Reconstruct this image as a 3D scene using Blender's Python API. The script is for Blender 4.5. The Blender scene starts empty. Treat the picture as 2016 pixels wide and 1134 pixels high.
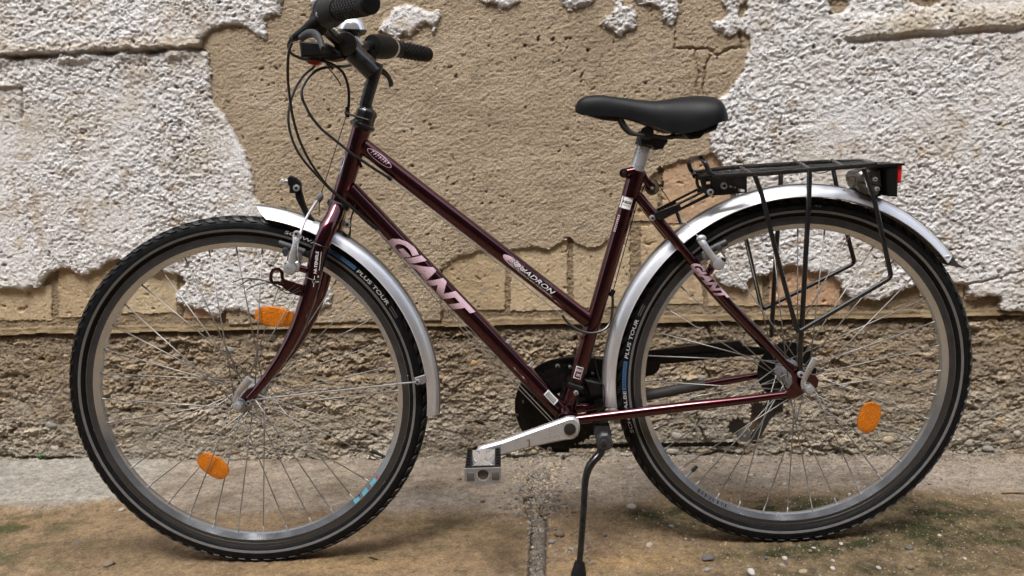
import bpy, bmesh, math, random
import numpy as np
from mathutils import Vector, Matrix
random.seed(7); RNG = np.random.default_rng(11)
R = math.radians
scene = bpy.context.scene
col = scene.collection

# ------------------------------------------------------------------ camera
F_PX, CX, CY = 1560.0, 1008.0, 567.0            # focal length in photo pixels, photo centre
LEAN = R(1.5)                                    # the bicycle leans on its kickstand, towards the viewer
X0 = 0.536                                       # bicycle base lies this far behind the front contact point
def _axes(yaw, pitch, roll):
    cy, sy, cp, sp = math.cos(yaw), math.sin(yaw), math.cos(pitch), math.sin(pitch)
    f = np.array([sy*cp, cy*cp, -sp]); rt = np.array([cy, -sy, 0.]); up = np.cross(rt, f)
    cr, sr = math.cos(roll), math.sin(roll)
    return np.array([rt*cr+up*sr, up*cr-rt*sr, f])
CB = np.array([0.51069, -1.49759, 0.8363])       # camera in the bicycle's own frame
MB_ = _axes(0.00777, 0.19106, -0.03263)
RX = np.array([[1, 0, 0], [0, math.cos(LEAN), -math.sin(LEAN)], [0, math.sin(LEAN), math.cos(LEAN)]])
CW = RX @ CB; MW = MB_ @ RX.T
cam = bpy.data.cameras.new("camera"); cam_o = bpy.data.objects.new("camera", cam); col.objects.link(cam_o)
m = Matrix.Identity(4)
for i in range(3):
    m[i][0] = MW[0][i]; m[i][1] = MW[1][i]; m[i][2] = -MW[2][i]; m[i][3] = CW[i]
cam_o.matrix_world = m
cam.sensor_width = 36; cam.lens = F_PX*36/2016; cam.clip_start = 0.02; cam.clip_end = 200
scene.camera = cam_o

# ------------------------------------------------------------------ light: overcast sky + very soft sun
SUN_EL, SUN_AZ = R(64), R(198)                  # azimuth measured from +Y clockwise (from behind and above the viewer)
world = bpy.data.worlds.new("World"); scene.world = world; world.use_nodes = True
wn = world.node_tree; wn.nodes.clear()
sky = wn.nodes.new("ShaderNodeTexSky"); sky.sky_type = 'NISHITA'; sky.sun_disc = False
sky.sun_elevation = SUN_EL; sky.sun_rotation = SUN_AZ; sky.air_density = 1.0; sky.dust_density = 4.0
hs = wn.nodes.new("ShaderNodeHueSaturation"); hs.inputs['Saturation'].default_value = 0.48
bg = wn.nodes.new("ShaderNodeBackground"); bg.inputs['Strength'].default_value = 0.15
wo = wn.nodes.new("ShaderNodeOutputWorld")
wn.links.new(sky.outputs[0], hs.inputs['Color']); wn.links.new(hs.outputs[0], bg.inputs[0]); wn.links.new(bg.outputs[0], wo.inputs[0])
sl = bpy.data.lights.new("sun", 'SUN'); sl.energy = 0.9; sl.angle = R(16); sl.color = (1.0, 0.985, 0.965)
so = bpy.data.objects.new("sun", sl); col.objects.link(so)
dirv = Vector((math.sin(SUN_AZ)*math.cos(SUN_EL), math.cos(SUN_AZ)*math.cos(SUN_EL), math.sin(SUN_EL)))
so.rotation_euler = dirv.to_track_quat('Z', 'Y').to_euler(); so.location = (0, -3, 6)
scene.view_settings.view_transform = 'Standard'; scene.view_settings.look = 'None'
scene.view_settings.gamma = 1; scene.view_settings.use_curve_mapping = False
scene.view_settings.exposure = 1.36

# ------------------------------------------------------------------ measuring helpers
def B(px, py, lat=0.0):
    """point of the bicycle's frame seen at a photo pixel, lying `lat` metres to the far side of its mid plane"""
    d = np.array([(px-CX)/F_PX, (CY-py)/F_PX, 1.0]) @ MB_
    t = (lat-CB[1])/d[1]; q = CB+t*d
    return Vector((q[0]-X0, q[1], q[2]))
WA, WB = 0.535, math.tan(R(-4.22))              # wall line  y = WA + WB x
WT = np.array([math.cos(R(-4.22)), math.sin(R(-4.22)), 0]); WN = np.array([WT[1], -WT[0], 0])
WO = np.array([0, WA, 0])
def W(px, py):
    """(along, up) on the wall face"""
    d = np.array([(px-CX)/F_PX, (CY-py)/F_PX, 1.0]) @ MW
    t = (WA+WB*CW[0]-CW[1])/(d[1]-WB*d[0]); q = CW+t*d
    return (float((q-WO)@WT), float(q[2]))
def G(px, py):
    """(x, y) on the ground"""
    d = np.array([(px-CX)/F_PX, (CY-py)/F_PX, 1.0]) @ MW
    t = -CW[2]/d[2]; q = CW+t*d
    return (float(q[0]), float(q[1]))

# ------------------------------------------------------------------ object helpers
def tag(o, label=None, category=None, group=None, kind=None):
    if label: o["label"] = label
    if category: o["category"] = category
    if group: o["group"] = group
    if kind: o["kind"] = kind
    return o
def new_obj(name, me, parent=None):
    o = bpy.data.objects.new(name, me); col.objects.link(o)
    if parent: o.parent = parent
    return o
def empty(name, loc=(0, 0, 0), parent=None):
    o = bpy.data.objects.new(name, None); col.objects.link(o); o.location = loc; o.empty_display_size = .05
    if parent: o.parent = parent
    return o
def mesh(name, vs, fs, mats, smooth=True, fm=None, angle=None):
    me = bpy.data.meshes.new(name); me.from_pydata([tuple(v) for v in vs], [], fs)
    for mt in (mats if isinstance(mats, (list, tuple)) else [mats]): me.materials.append(mt)
    if fm is not None: me.polygons.foreach_set('material_index', fm)
    me.polygons.foreach_set('use_smooth', [bool(smooth)]*len(me.polygons))
    me.update()
    if angle is not None:
        try: me.set_sharp_from_angle(angle=R(angle))
        except Exception: pass
    return me
def spline(pts, n=8, closed=False):
    P = [Vector(p) for p in pts]
    if len(P) < 3: return P
    out = []; N = len(P)
    rng = range(N if closed else N-1)
    for i in rng:
        p0 = P[i-1] if (i > 0 or closed) else P[0]*2-P[1]
        p1 = P[i]; p2 = P[(i+1) % N]
        p3 = P[(i+2) % N] if (i+2 < N or closed) else P[-1]*2-P[-2]
        for k in range(n):
            t = k/n
            out.append(0.5*((2*p1)+(p2-p0)*t+(2*p0-5*p1+4*p2-p3)*t*t+(3*p1-p0-3*p2+p3)*t*t*t))
    if not closed: out.append(P[-1])
    return out
def tube(pts, r, seg=14, caps=True, closed=False, oval=None):
    P = [Vector(p) for p in pts]; n = len(P)
    rs = list(r) if isinstance(r, (list, tuple)) else [r]*n
    if len(rs) != n:
        rs = [float(np.interp(i/(n-1), np.linspace(0, 1, len(rs)), rs)) for i in range(n)]
    vs, fs = [], []; prev = None
    for i in range(n):
        if closed: t = (P[(i+1) % n]-P[i-1]).normalized()
        elif i == 0: t = (P[1]-P[0]).normalized()
        elif i == n-1: t = (P[-1]-P[-2]).normalized()
        else: t = ((P[i+1]-P[i]).normalized()+(P[i]-P[i-1]).normalized()).normalized()
        if prev is None:
            a = Vector((0, 1, 0)) if abs(t.y) < .9 else Vector((1, 0, 0))
            nrm = (a-t*a.dot(t)).normalized()
        else: nrm = (prev-t*prev.dot(t)).normalized()
        prev = nrm; b = t.cross(nrm)
        for k in range(seg):
            th = 2*math.pi*k/seg
            vs.append(P[i]+(nrm*math.cos(th)*(oval or 1)+b*math.sin(th))*rs[i])
    for i in range(n if closed else n-1):
        j = (i+1) % n
        for k in range(seg):
            k2 = (k+1) % seg
            fs.append((i*seg+k, i*seg+k2, j*seg+k2, j*seg+k))
    if caps and not closed:
        fs.append(tuple(range(seg-1, -1, -1))); fs.append(tuple(range((n-1)*seg, n*seg)))
    return vs, fs
def join(*parts):
    vs, fs = [], []
    for v, f in parts:
        o = len(vs); vs += list(v); fs += [tuple(i+o for i in q) for q in f]
    return vs, fs
def box(c, s, rot=None, bev=0.0):
    bm = bmesh.new(); bmesh.ops.create_cube(bm, size=1)
    for v in bm.verts: v.co = Vector((v.co.x*s[0], v.co.y*s[1], v.co.z*s[2]))
    if bev: bmesh.ops.bevel(bm, geom=list(bm.edges), offset=bev, segments=2, affect='EDGES', profile=.5)
    M = (rot or Matrix.Identity(3))
    bm.verts.ensure_lookup_table()
    vs = [M @ v.co+Vector(c) for v in bm.verts]; fs = [tuple(v.index for v in f.verts) for f in bm.faces]
    bm.free(); return vs, fs
def rotY(a): return Matrix.Rotation(a, 3, 'Y')
def prism(poly, y0, y1, bev=0.0):
    """outline in the x-z plane, thickness along y"""
    bm = bmesh.new(); v = [bm.verts.new((p[0], y0, p[1])) for p in poly]; f = bm.faces.new(v)
    r = bmesh.ops.extrude_face_region(bm, geom=[f])
    for g in r['geom']:
        if isinstance(g, bmesh.types.BMVert): g.co.y = y1
    bmesh.ops.recalc_face_normals(bm, faces=bm.faces)
    if bev:
        bmesh.ops.bevel(bm, geom=[e for e in bm.edges if abs(e.verts[0].co.y-e.verts[1].co.y) < 1e-9], offset=bev, segments=1, affect='EDGES')
    bm.verts.index_update()
    vs = [q.co.copy() for q in bm.verts]; fs = [tuple(q.index for q in f.verts) for f in bm.faces]; bm.free(); return vs, fs
def pix_prism(pts, lat, th, bev=0.0):
    return prism([(B(x, y, lat).x, B(x, y, lat).z) for x, y in pts], lat-th/2, lat+th/2, bev)
def cyl(p0, p1, r, seg=18, bev=0.0):
    p0, p1 = Vector(p0), Vector(p1)
    if bev:
        d = (p1-p0).normalized()
        return tube([p0, p0+d*bev*.3, p0+d*bev, p1-d*bev, p1-d*bev*.3, p1], [r-bev, r-bev*.3, r, r, r-bev*.3, r-bev], seg)
    return tube([p0, p1], r, seg)
def ball(c, r, seg=12):
    n = 8; vs = []; fs = []
    r3 = r if isinstance(r, (tuple, list)) else (r, r, r)
    for i in range(1, n):
        for k in range(seg):
            a = math.pi*i/n; b = 2*math.pi*k/seg
            vs.append(Vector(c)+Vector((r3[0]*math.sin(a)*math.cos(b), r3[1]*math.sin(a)*math.sin(b), r3[2]*math.cos(a))))
    vs.append(Vector(c)+Vector((0, 0, r3[2]))); vs.append(Vector(c)-Vector((0, 0, r3[2])))
    for i in range(n-2):
        for k in range(seg): fs.append((i*seg+k, (i+1)*seg+k, (i+1)*seg+(k+1) % seg, i*seg+(k+1) % seg))
    T = (n-1)*seg
    for k in range(seg): fs.append((T, k, (k+1) % seg)); fs.append((T+1, (n-2)*seg+(k+1) % seg, (n-2)*seg+k))
    return vs, fs
def revolve(prof, seg=128, a0=0.0, a1=2*math.pi, closedprof=True):
    """profile [(radius, y)] turned round the wheel axle (y)"""
    full = abs(a1-a0-2*math.pi) < 1e-6
    n = len(prof); m_ = seg if full else seg+1; vs = []; fs = []
    for i in range(m_):
        a = a0+(a1-a0)*i/seg; ca, sa = math.cos(a), math.sin(a)
        for r, y in prof: vs.append((r*ca, y, r*sa))
    for i in range(seg):
        j = (i+1) % m_
        for k in range(n if closedprof else n-1):
            k2 = (k+1) % n
            fs.append((i*n+k, i*n+k2, j*n+k2, j*n+k))
    if not full and closedprof:
        fs.append(tuple(range(n-1, -1, -1))); fs.append(tuple(range((m_-1)*n, m_*n)))
    return vs, fs
def part(name, geo, mt, parent, smooth=True, angle=35, label=None, kind=None, fm=None):
    o = new_obj(name, mesh(name, geo[0], geo[1], mt, smooth, fm=fm, angle=angle if smooth else None), parent)
    if label: o["label"] = label
    if kind: o["kind"] = kind
    return o

# ------------------------------------------------------------------ materials
def mat(name, base, rough=.5, metal=0., coat=0., coat_rough=.05, var=.15, nscale=60, bump=0., bscale=400, spec=.5, trans=0., dirt=None, dirt_amt=.3, dscale=25, rvar=0.1):
    M = bpy.data.materials.new(name); M.use_nodes = True; nt = M.node_tree; bs = nt.nodes['Principled BSDF']
    tc = nt.nodes.new('ShaderNodeTexCoord')
    nz = nt.nodes.new('ShaderNodeTexNoise'); nz.inputs['Scale'].default_value = nscale; nz.inputs['Detail'].default_value = 6; nz.inputs['Roughness'].default_value = .65
    nt.links.new(tc.outputs['Object'], nz.inputs['Vector'])
    mr = nt.nodes.new('ShaderNodeMapRange'); mr.inputs[1].default_value = .3; mr.inputs[2].default_value = .7; mr.inputs[3].default_value = 1-var; mr.inputs[4].default_value = 1+var
    nt.links.new(nz.outputs['Fac'], mr.inputs[0])
    mx = nt.nodes.new('ShaderNodeVectorMath'); mx.operation = 'SCALE'; mx.inputs[0].default_value = base[:3]
    nt.links.new(mr.outputs[0], mx.inputs['Scale'])
    last = mx.outputs[0]
    if dirt:
        n2 = nt.nodes.new('ShaderNodeTexNoise'); n2.inputs['Scale'].default_value = dscale; n2.inputs['Detail'].default_value = 9; n2.inputs['Roughness'].default_value = .75
        nt.links.new(tc.outputs['Object'], n2.inputs['Vector'])
        m2 = nt.nodes.new('ShaderNodeMapRange'); m2.inputs[1].default_value = .48; m2.inputs[2].default_value = .72; m2.inputs[3].default_value = 0; m2.inputs[4].default_value = dirt_amt
        nt.links.new(n2.outputs['Fac'], m2.inputs[0])
        mm = nt.nodes.new('ShaderNodeMix'); mm.data_type = 'RGBA'; mm.inputs['B'].default_value = (*dirt, 1)
        nt.links.new(m2.outputs[0], mm.inputs['Factor']); nt.links.new(last, mm.inputs['A']); last = mm.outputs['Result']
    nt.links.new(last, bs.inputs['Base Color'])
    m3 = nt.nodes.new('ShaderNodeMapRange'); m3.inputs[1].default_value = .3; m3.inputs[2].default_value = .7; m3.inputs[3].default_value = max(0.02, rough-rvar); m3.inputs[4].default_value = min(1, rough+rvar)
    nt.links.new(nz.outputs['Fac'], m3.inputs[0]); nt.links.new(m3.outputs[0], bs.inputs['Roughness'])
    bs.inputs['Metallic'].default_value = metal; bs.inputs['Coat Weight'].default_value = coat; bs.inputs['Coat Roughness'].default_value = coat_rough
    bs.inputs['Specular IOR Level'].default_value = spec; bs.inputs['Transmission Weight'].default_value = trans
    if bump:
        nb = nt.nodes.new('ShaderNodeTexNoise'); nb.inputs['Scale'].default_value = bscale; nb.inputs['Detail'].default_value = 5
        nt.links.new(tc.outputs['Object'], nb.inputs['Vector'])
        bp = nt.nodes.new('ShaderNodeBump'); bp.inputs['Strength'].default_value = bump; bp.inputs['Distance'].default_value = .002
        nt.links.new(nb.outputs['Fac'], bp.inputs['Height']); nt.links.new(bp.outputs[0], bs.inputs['Normal'])
    return M
DUST = (.12, .095, .065)
MAROON = mat("maroon_paint", (.070, .0072, .016), .21, 1.0, 1.0, .03, .12, 40, dirt=DUST, dirt_amt=.20, dscale=230, rvar=.03)
MAROON_D = mat("maroon_paint_decal_field", (.022, .003, .006), .3, .2, .7, .08)
PINK = mat("pink_decal", (.62, .43, .50), .4, 0, .5, .1, .06, 60)
WHITE_D = mat("white_decal", (.72, .72, .72), .45, 0, .2, .2, .06, 200)
BLACK_D = mat("black_decal", (.012, .012, .012), .5)
RUBBER = mat("black_rubber", (.0052, .0055, .0060), .55, 0, 0, 0, .35, 70, bump=.15, bscale=500, spec=.14, dirt=(.06, .052, .042), dirt_amt=.12, dscale=45)
TREAD = mat("tread_rubber", (.010, .0105, .011), .50, 0, 0, 0, .35, 80, bump=.2, spec=.35, dirt=(.10, .085, .06), dirt_amt=.25, dscale=60)
GRIPM = mat("grip_rubber", (.007, .007, .0075), .55, 0, 0, 0, .2, 60, bump=.1, bscale=900, spec=.16)
STRIPE = mat("reflective_stripe", (.13, .128, .127), .45, .0, 0, 0, .15, 90, dirt=DUST, dirt_amt=.3)
TXT_GREY = mat("tyre_lettering", (.45, .45, .45), .6, 0, 0, 0, .1)
TXT_DIM = mat("tyre_lettering_faint", (.10, .10, .10), .6, 0, 0, 0, .1)
BLUE_D = mat("blue_tyre_patch", (.035, .12, .26), .5, 0, 0, 0, .2, 300)
CYAN_D = mat("cyan_sticker", (.10, .30, .36), .4)
RIM = mat("rim_silver", (.58, .625, .69), .20, .92, 0, 0, .04, 14)
RIM_W = mat("rim_brake_track", (.080, .080, .083), .42, .75, 0, 0, .15, 40, dirt=(.04, .033, .03), dirt_amt=.4, dscale=22)
ALU = mat("brushed_aluminium", (.46, .468, .485), .30, .55, 0, 0, .08, 50, dirt=(.30, .27, .24), dirt_amt=.06, dscale=60)
ALU_D = mat("dull_aluminium", (.27, .27, .28), .42, .5, 0, 0, .12, 80, dirt=(.12, .10, .08), dirt_amt=.15, dscale=70)
FENDER = mat("fender_silver", (.78, .795, .83), .38, .88, 0, .15, .03, 12, dirt=(.40, .36, .31), dirt_amt=.12, dscale=90, rvar=.03)
FENDER_R = mat("fender_crown", (.16, .155, .15), .5, .5, 0, 0, .08, 30)
CHROME = mat("chrome", (.74, .745, .76), .16, .8, 0, 0, .04, 50, rvar=.04)
SPOKE = mat("spoke_steel", (.30, .29, .275), .42, .55, 0, 0, .08, 40, dirt=(.10, .07, .05), dirt_amt=.2, dscale=30)
BLACKP = mat("black_paint", (.006, .006, .0065), .30, 0, .3, .12, .2, 50, dirt=DUST, dirt_amt=.03, dscale=50)
PLASTIC = mat("black_plastic", (.0055, .0055, .006), .48, 0, 0, 0, .2, 60, bump=.03, spec=.2, dirt=DUST, dirt_amt=.04, dscale=40)
GREY_PL = mat("grey_plastic", (.030, .031, .035), .5, 0, 0, 0, .15, 60, bump=.03)
GUARDM = mat("chain_guard_plastic", (.003, .003, .003), .42, 0, .0, .2, .3, 60, spec=.3, dirt=DUST, dirt_amt=.06, dscale=60)
LEATHER = mat("saddle_vinyl", (.0058, .0062, .0072), .46, 0, 0, 0, .12, 40, bump=.2, bscale=1100, spec=.18, rvar=.06)
CABLE = mat("cable_housing", (.010, .010, .010), .38, 0, .2, .2, .15)
CHAINM = mat("oily_chain", (.006, .0052, .0045), .5, 0, 0, 0, .4, 200, spec=.2)
RUBGREY = mat("grey_boot", (.13, .13, .13), .6)
ORANGE = mat("amber_reflector", (.62, .175, .003), .22, 0, .6, .05, .25, 350, bump=1.0, bscale=420)
ORANGE_L = mat("amber_reflector_end", (.86, .33, .012), .3, 0, .5, .05, .08, 60)
RED = mat("red_lens", (.62, .012, .010), .18, 0, .7, .05, .1, 60, bump=.2, bscale=700)
RED_T = mat("red_tab", (.50, .03, .01), .4)
GLASS = mat("clear_bulb", (.85, .85, .85), .08, 0, 0, 0, .02, 60, trans=.8)
SMOKE = mat("smoky_plastic", (.06, .056, .05), .3, 0, .4, .1, .25, 60)
PALE = mat("grey_lens_shell", (.085, .08, .07), .35, 0, .3, .1, .2, 80, dirt=(.08, .07, .05), dirt_amt=.4)
ROLLER = mat("roller_nylon", (.085, .062, .040), .45)
PROT = mat("stay_protector", (.032, .031, .030), .6, 0, 0, 0, .15, 120)

# ------------------------------------------------------------------ numpy noise
def _perm(seed):
    p = np.random.default_rng(seed).permutation(256); return np.concatenate([p, p])
_g = np.array([[math.cos(a), math.sin(a)] for a in np.linspace(0, 2*math.pi, 17)[:-1]])
def perlin(x, y, seed=0):
    P = _perm(seed); xi = np.floor(x).astype(int); yi = np.floor(y).astype(int); xf = x-xi; yf = y-yi
    u = xf*xf*xf*(xf*(xf*6-15)+10); v = yf*yf*yf*(yf*(yf*6-15)+10)
    def gr(i, j, dx, dy):
        h = P[P[i & 255]+(j & 255)] & 15; return _g[h, 0]*dx+_g[h, 1]*dy
    a = gr(xi, yi, xf, yf); b = gr(xi+1, yi, xf-1, yf); c = gr(xi, yi+1, xf, yf-1); d = gr(xi+1, yi+1, xf-1, yf-1)
    return (a+(b-a)*u)*(1-v)+(c+(d-c)*u)*v
def fbm(x, y, o=4, seed=0, gain=.5, ridge=False):
    s = 0; a = 1; t = 0
    for k in range(o):
        n = perlin(x*2**k+17.3*k, y*2**k-9.1*k, seed+k)
        s = s+a*((1-2.4*np.abs(n)) if ridge else n); t += a; a *= gain
    return s/t
def worley(x, y, seed=0):
    P = _perm(seed); xi = np.floor(x).astype(int); yi = np.floor(y).astype(int)
    d1 = np.full(x.shape, 9.); d2 = np.full(x.shape, 9.); idc = np.zeros(x.shape)
    for i in (-1, 0, 1):
        for j in (-1, 0, 1):
            h = P[P[(xi+i) & 255]+((yi+j) & 255)]; h2 = P[h+37]; h3 = P[h+101]
            d = np.hypot(xi+i+h/256.-x, yi+j+h2/256.-y)
            m1 = d < d1; d2 = np.where(m1, d1, np.minimum(d2, d)); idc = np.where(m1, h3/256., idc); d1 = np.where(m1, d, d1)
    return d1, d2, idc
def facets(x, y, seed=0, tilt=1.0):
    """broken-stone relief: every cell is a small plane with its own height and tilt"""
    P = _perm(seed); xi = np.floor(x).astype(int); yi = np.floor(y).astype(int)
    d1 = np.full(x.shape, 9.); d2 = np.full(x.shape, 9.); hh = np.zeros(x.shape); idc = np.zeros(x.shape)
    for i in (-1, 0, 1):
        for j in (-1, 0, 1):
            q = P[P[(xi+i) & 255]+((yi+j) & 255)]; q2 = P[q+37]; q3 = P[q+101]; q4 = P[q+17]; q5 = P[q+63]
            dx = x-(xi+i+q/256.); dy = y-(yi+j+q2/256.); d = np.hypot(dx, dy)
            v = (q3/256.-.5)+tilt*(dx*(q4/128.-1)+dy*(q5/128.-1))
            m1 = d < d1; d2 = np.where(m1, d1, np.minimum(d2, d)); hh = np.where(m1, v, hh); idc = np.where(m1, q3/256., idc); d1 = np.where(m1, d, d1)
    return hh, d2-d1, idc
def inpoly(x, y, poly):
    r = np.zeros(x.shape, bool); n = len(poly)
    for i in range(n):
        x1, y1 = poly[i]; x2, y2 = poly[(i+1) % n]
        if y1 == y2: continue
        r ^= ((y1 > y) != (y2 > y)) & (x < (x2-x1)*(y-y1)/(y2-y1)+x1)
    return r
def segdist(x, y, pts):
    d = np.full(x.shape, 9.)
    for (x1, y1), (x2, y2) in zip(pts[:-1], pts[1:]):
        L = (x2-x1)**2+(y2-y1)**2+1e-12
        t = np.clip(((x-x1)*(x2-x1)+(y-y1)*(y2-y1))/L, 0, 1)
        d = np.minimum(d, np.hypot(x-x1-t*(x2-x1), y-y1-t*(y2-y1)))
    return d
def sstep(a, b, x):
    t = np.clip((x-a)/(b-a), 0, 1); return t*t*(3-2*t)
def blur(a, n, it=2):
    for _ in range(it):
        for ax in (0, 1):
            c = np.cumsum(np.pad(a, [(n+1, n) if k == ax else (0, 0) for k in (0, 1)], mode='edge'), axis=ax)
            a = (c[2*n+1:] - c[:-2*n-1])/(2*n+1) if ax == 0 else (c[:, 2*n+1:] - c[:, :-2*n-1])/(2*n+1)
    return a
def grow(a, b, step, far0, far1, k=1.18):
    core = np.arange(a, b+1e-9, step); lo = []; hi = []; s = step; x = a
    while x > far0: s = min(s*k, .25); x -= s; lo.append(x)
    s = step; x = core[-1]
    while x < far1: s = min(s*k, .25); x += s; hi.append(x)
    return np.concatenate([np.array(lo[::-1]), core, np.array(hi)])
def mixc(c, new, f):
    return c*(1-f[..., None])+np.asarray(new)*f[..., None]
def grid_part(name, pos, colr, facemask, mt, parent=None):
    """object made of the grid cells chosen by facemask, with its own vertices and vertex colours"""
    nz, nu = pos.shape[:2]
    fi, fj = np.nonzero(facemask)
    if len(fi) == 0: return None
    a = fi*nu+fj; quads = np.stack([a, a+1, a+nu+1, a+nu], 1)
    uq, inv = np.unique(quads, return_inverse=True); inv = inv.reshape(quads.shape)
    v = pos.reshape(-1, 3)[uq]; c = colr.reshape(-1, 3)[uq]
    me = bpy.data.meshes.new(name); nf = len(quads)
    me.vertices.add(len(v)); me.vertices.foreach_set('co', v.astype(np.float32).ravel())
    me.loops.add(nf*4); me.loops.foreach_set('vertex_index', inv.astype(np.int32).ravel())
    me.polygons.add(nf); me.polygons.foreach_set('loop_start', np.arange(0, nf*4, 4, dtype=np.int32))
    try: me.polygons.foreach_set('loop_total', np.full(nf, 4, dtype=np.int32))
    except Exception: pass
    me.polygons.foreach_set('use_smooth', np.ones(nf, bool))
    me.update(calc_edges=True)
    at = me.color_attributes.new('tint', 'FLOAT_COLOR', 'POINT')
    at.data.foreach_set('color', np.concatenate([c, np.ones((len(c), 1))], 1).astype(np.float32).ravel())
    me.materials.append(mt)
    return new_obj(name, me, parent)
def masonry(name, var=.16, s1=160, bump=.6, dist=.0026, rough=.92, s2=420):
    M = bpy.data.materials.new(name); M.use_nodes = True; nt = M.node_tree; bs = nt.nodes['Principled BSDF']
    at = nt.nodes.new('ShaderNodeAttribute'); at.attribute_name = 'tint'
    tc = nt.nodes.new('ShaderNodeTexCoord')
    nz = nt.nodes.new('ShaderNodeTexNoise'); nz.inputs['Scale'].default_value = s1; nz.inputs['Detail'].default_value = 7; nz.inputs['Roughness'].default_value = .7
    nt.links.new(tc.outputs['Object'], nz.inputs['Vector'])
    mr = nt.nodes.new('ShaderNodeMapRange'); mr.inputs[1].default_value = .3; mr.inputs[2].default_value = .7; mr.inputs[3].default_value = 1-var; mr.inputs[4].default_value = 1+var
    nt.links.new(nz.outputs['Fac'], mr.inputs[0])
    sc = nt.nodes.new('ShaderNodeVectorMath'); sc.operation = 'SCALE'
    nt.links.new(at.outputs['Color'], sc.inputs[0]); nt.links.new(mr.outputs[0], sc.inputs['Scale']); nt.links.new(sc.outputs[0], bs.inputs['Base Color'])
    nb = nt.nodes.new('ShaderNodeTexNoise'); nb.inputs['Scale'].default_value = s2; nb.inputs['Detail'].default_value = 4; nb.inputs['Roughness'].default_value = .6
    nt.links.new(tc.outputs['Object'], nb.inputs['Vector'])
    ad = nt.nodes.new('ShaderNodeMath'); ad.operation = 'ADD'; nt.links.new(nz.outputs['Fac'], ad.inputs[0]); nt.links.new(nb.outputs['Fac'], ad.inputs[1])
    bp = nt.nodes.new('ShaderNodeBump'); bp.inputs['Strength'].default_value = bump; bp.inputs['Distance'].default_value = dist
    nt.links.new(ad.outputs[0], bp.inputs['Height']); nt.links.new(bp.outputs[0], bs.inputs['Normal'])
    bs.inputs['Roughness'].default_value = rough; bs.inputs['Specular IOR Level'].default_value = .25
    return M
M_PLASTER = masonry("flaking_white_limewash", .09, 190, .9, .0040)
M_RENDER = masonry("sandy_render", .26, 230, 1., .0040)
M_BRICK = masonry("worn_brick_face", .16, 190, .8, .0022)
M_RUBBLE = masonry("rubble_concrete", .30, 200, 1., .0040)
M_GROUND = masonry("mossy_concrete", .28, 240, .9, .0026)

# ================================================================== THE WALL
wall = empty("wall", (float(WO[0]), float(WO[1]), 0))
tag(wall, "old masonry wall of flaking white plaster, tan render and rubble footing behind the bicycle", "wall")
us = grow(-1.02, 1.95, .0025, -4.2, 5.2); zs = grow(-.03, 1.30, .0025, -.04, 3.4)
U, Z = np.meshgrid(us, zs)
# ragged edges: outlines are tested in warped coordinates
wu = U+.0065*fbm(U*22, Z*22, 3, 3)*2+.0042*fbm(U*95, Z*95, 3, 9, .7)*2
wz = Z+.0065*fbm(U*22+50, Z*22, 3, 5)*2+.0042*fbm(U*95+30, Z*95, 3, 12, .7)*2
def wp(pts): return [W(*p) for p in pts]
PL_LEFT = wp([(-1300, -1500), (562, -1500), (570, -200), (560, 0), (548, 30), (522, 42), (530, 62), (528, 80), (511, 74), (500, 66), (488, 56), (478, 48), (440, 52), (415, 60), (401, 74), (395, 92), (413, 104),
    (412, 130), (416, 180), (421, 204), (440, 225), (462, 258), (478, 290), (486, 312), (497, 340), (501, 382), (516, 408), (540, 430), (575, 455), (606, 500), (640, 545), (655, 575), (652, 600), (600, 618), (560, 622),
    (540, 625), (500, 618), (470, 610), (440, 612), (430, 625), (400, 610), (365, 603), (345, 590), (350, 572), (366, 558), (358, 546), (345, 540), (320, 535), (290, 533), (262, 520), (240, 508), (215, 517), (200, 525), (175, 541), (160, 541),
    (135, 529), (113, 531), (95, 546), (78, 562), (60, 565), (50, 573), (30, 568), (0, 565), (-200, 560), (-1300, 560)])
PL_RIGHT = wp([(1418, -1500), (1420, 0), (1433, 28), (1420, 43), (1398, 43), (1402, 56), (1415, 62), (1431, 71), (1445, 66), (1459, 61), (1474, 72), (1475, 95), (1470, 124), (1462, 139), (1446, 160), (1437, 181), (1422, 192), (1413, 199), (1417, 212), (1406, 241), (1394, 270),
    (1401, 295), (1413, 309), (1424, 334), (1440, 360), (1452, 400), (1440, 450), (1423, 487), (1412, 504), (1407, 540), (1409, 551), (1438, 562), (1462, 572), (1470, 568), (1469, 553), (1482, 542), (1504, 542), (1531, 533), (1542, 524), (1564, 524), (1600, 535),
    (1620, 537), (1634, 540), (1645, 548), (1659, 562), (1659, 575), (1672, 585), (1701, 588), (1738, 591), (1752, 582), (1765, 575), (1791, 567), (1812, 562), (1850, 560), (1899, 559), (1909, 562), (1907, 583), (1923, 584), (1971, 583), (1970, 609), (2016, 613), (2200, 615), (3300, 615), (3300, -1500)])
FLAKES = [wp(p) for p in ([(612, -40), (652, -40), (650, 6), (634, 14), (630, 26), (616, 24), (610, 8)],
    [(778, 14), (800, 9), (828, 14), (848, 22), (868, 20), (869, 34), (860, 50), (855, 66), (850, 50), (833, 46), (822, 52), (805, 73), (796, 66), (789, 70), (788, 80), (770, 72), (745, 62), (752, 44), (768, 36)],
    [(940, -30), (1024, -30), (1021, 2), (1006, 12), (990, 14), (983, 24), (974, 10), (955, 5), (942, 3)],
    [(1098, -30), (1176, -30), (1170, 3), (1155, 11), (1140, 14), (1119, 23), (1108, 10)],
    [(1213, -2), (1226, -2), (1226, 12), (1246, 12), (1251, 25), (1253, 60), (1240, 62), (1228, 64), (1224, 73), (1210, 68), (1198, 56), (1182, 50), (1188, 30), (1203, 27)],
    [(1236, -40), (1338, -40), (1334, 10), (1331, 44), (1320, 54), (1308, 45), (1306, 26), (1299, 17), (1285, 8), (1270, 10), (1258, 4)])]
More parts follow.
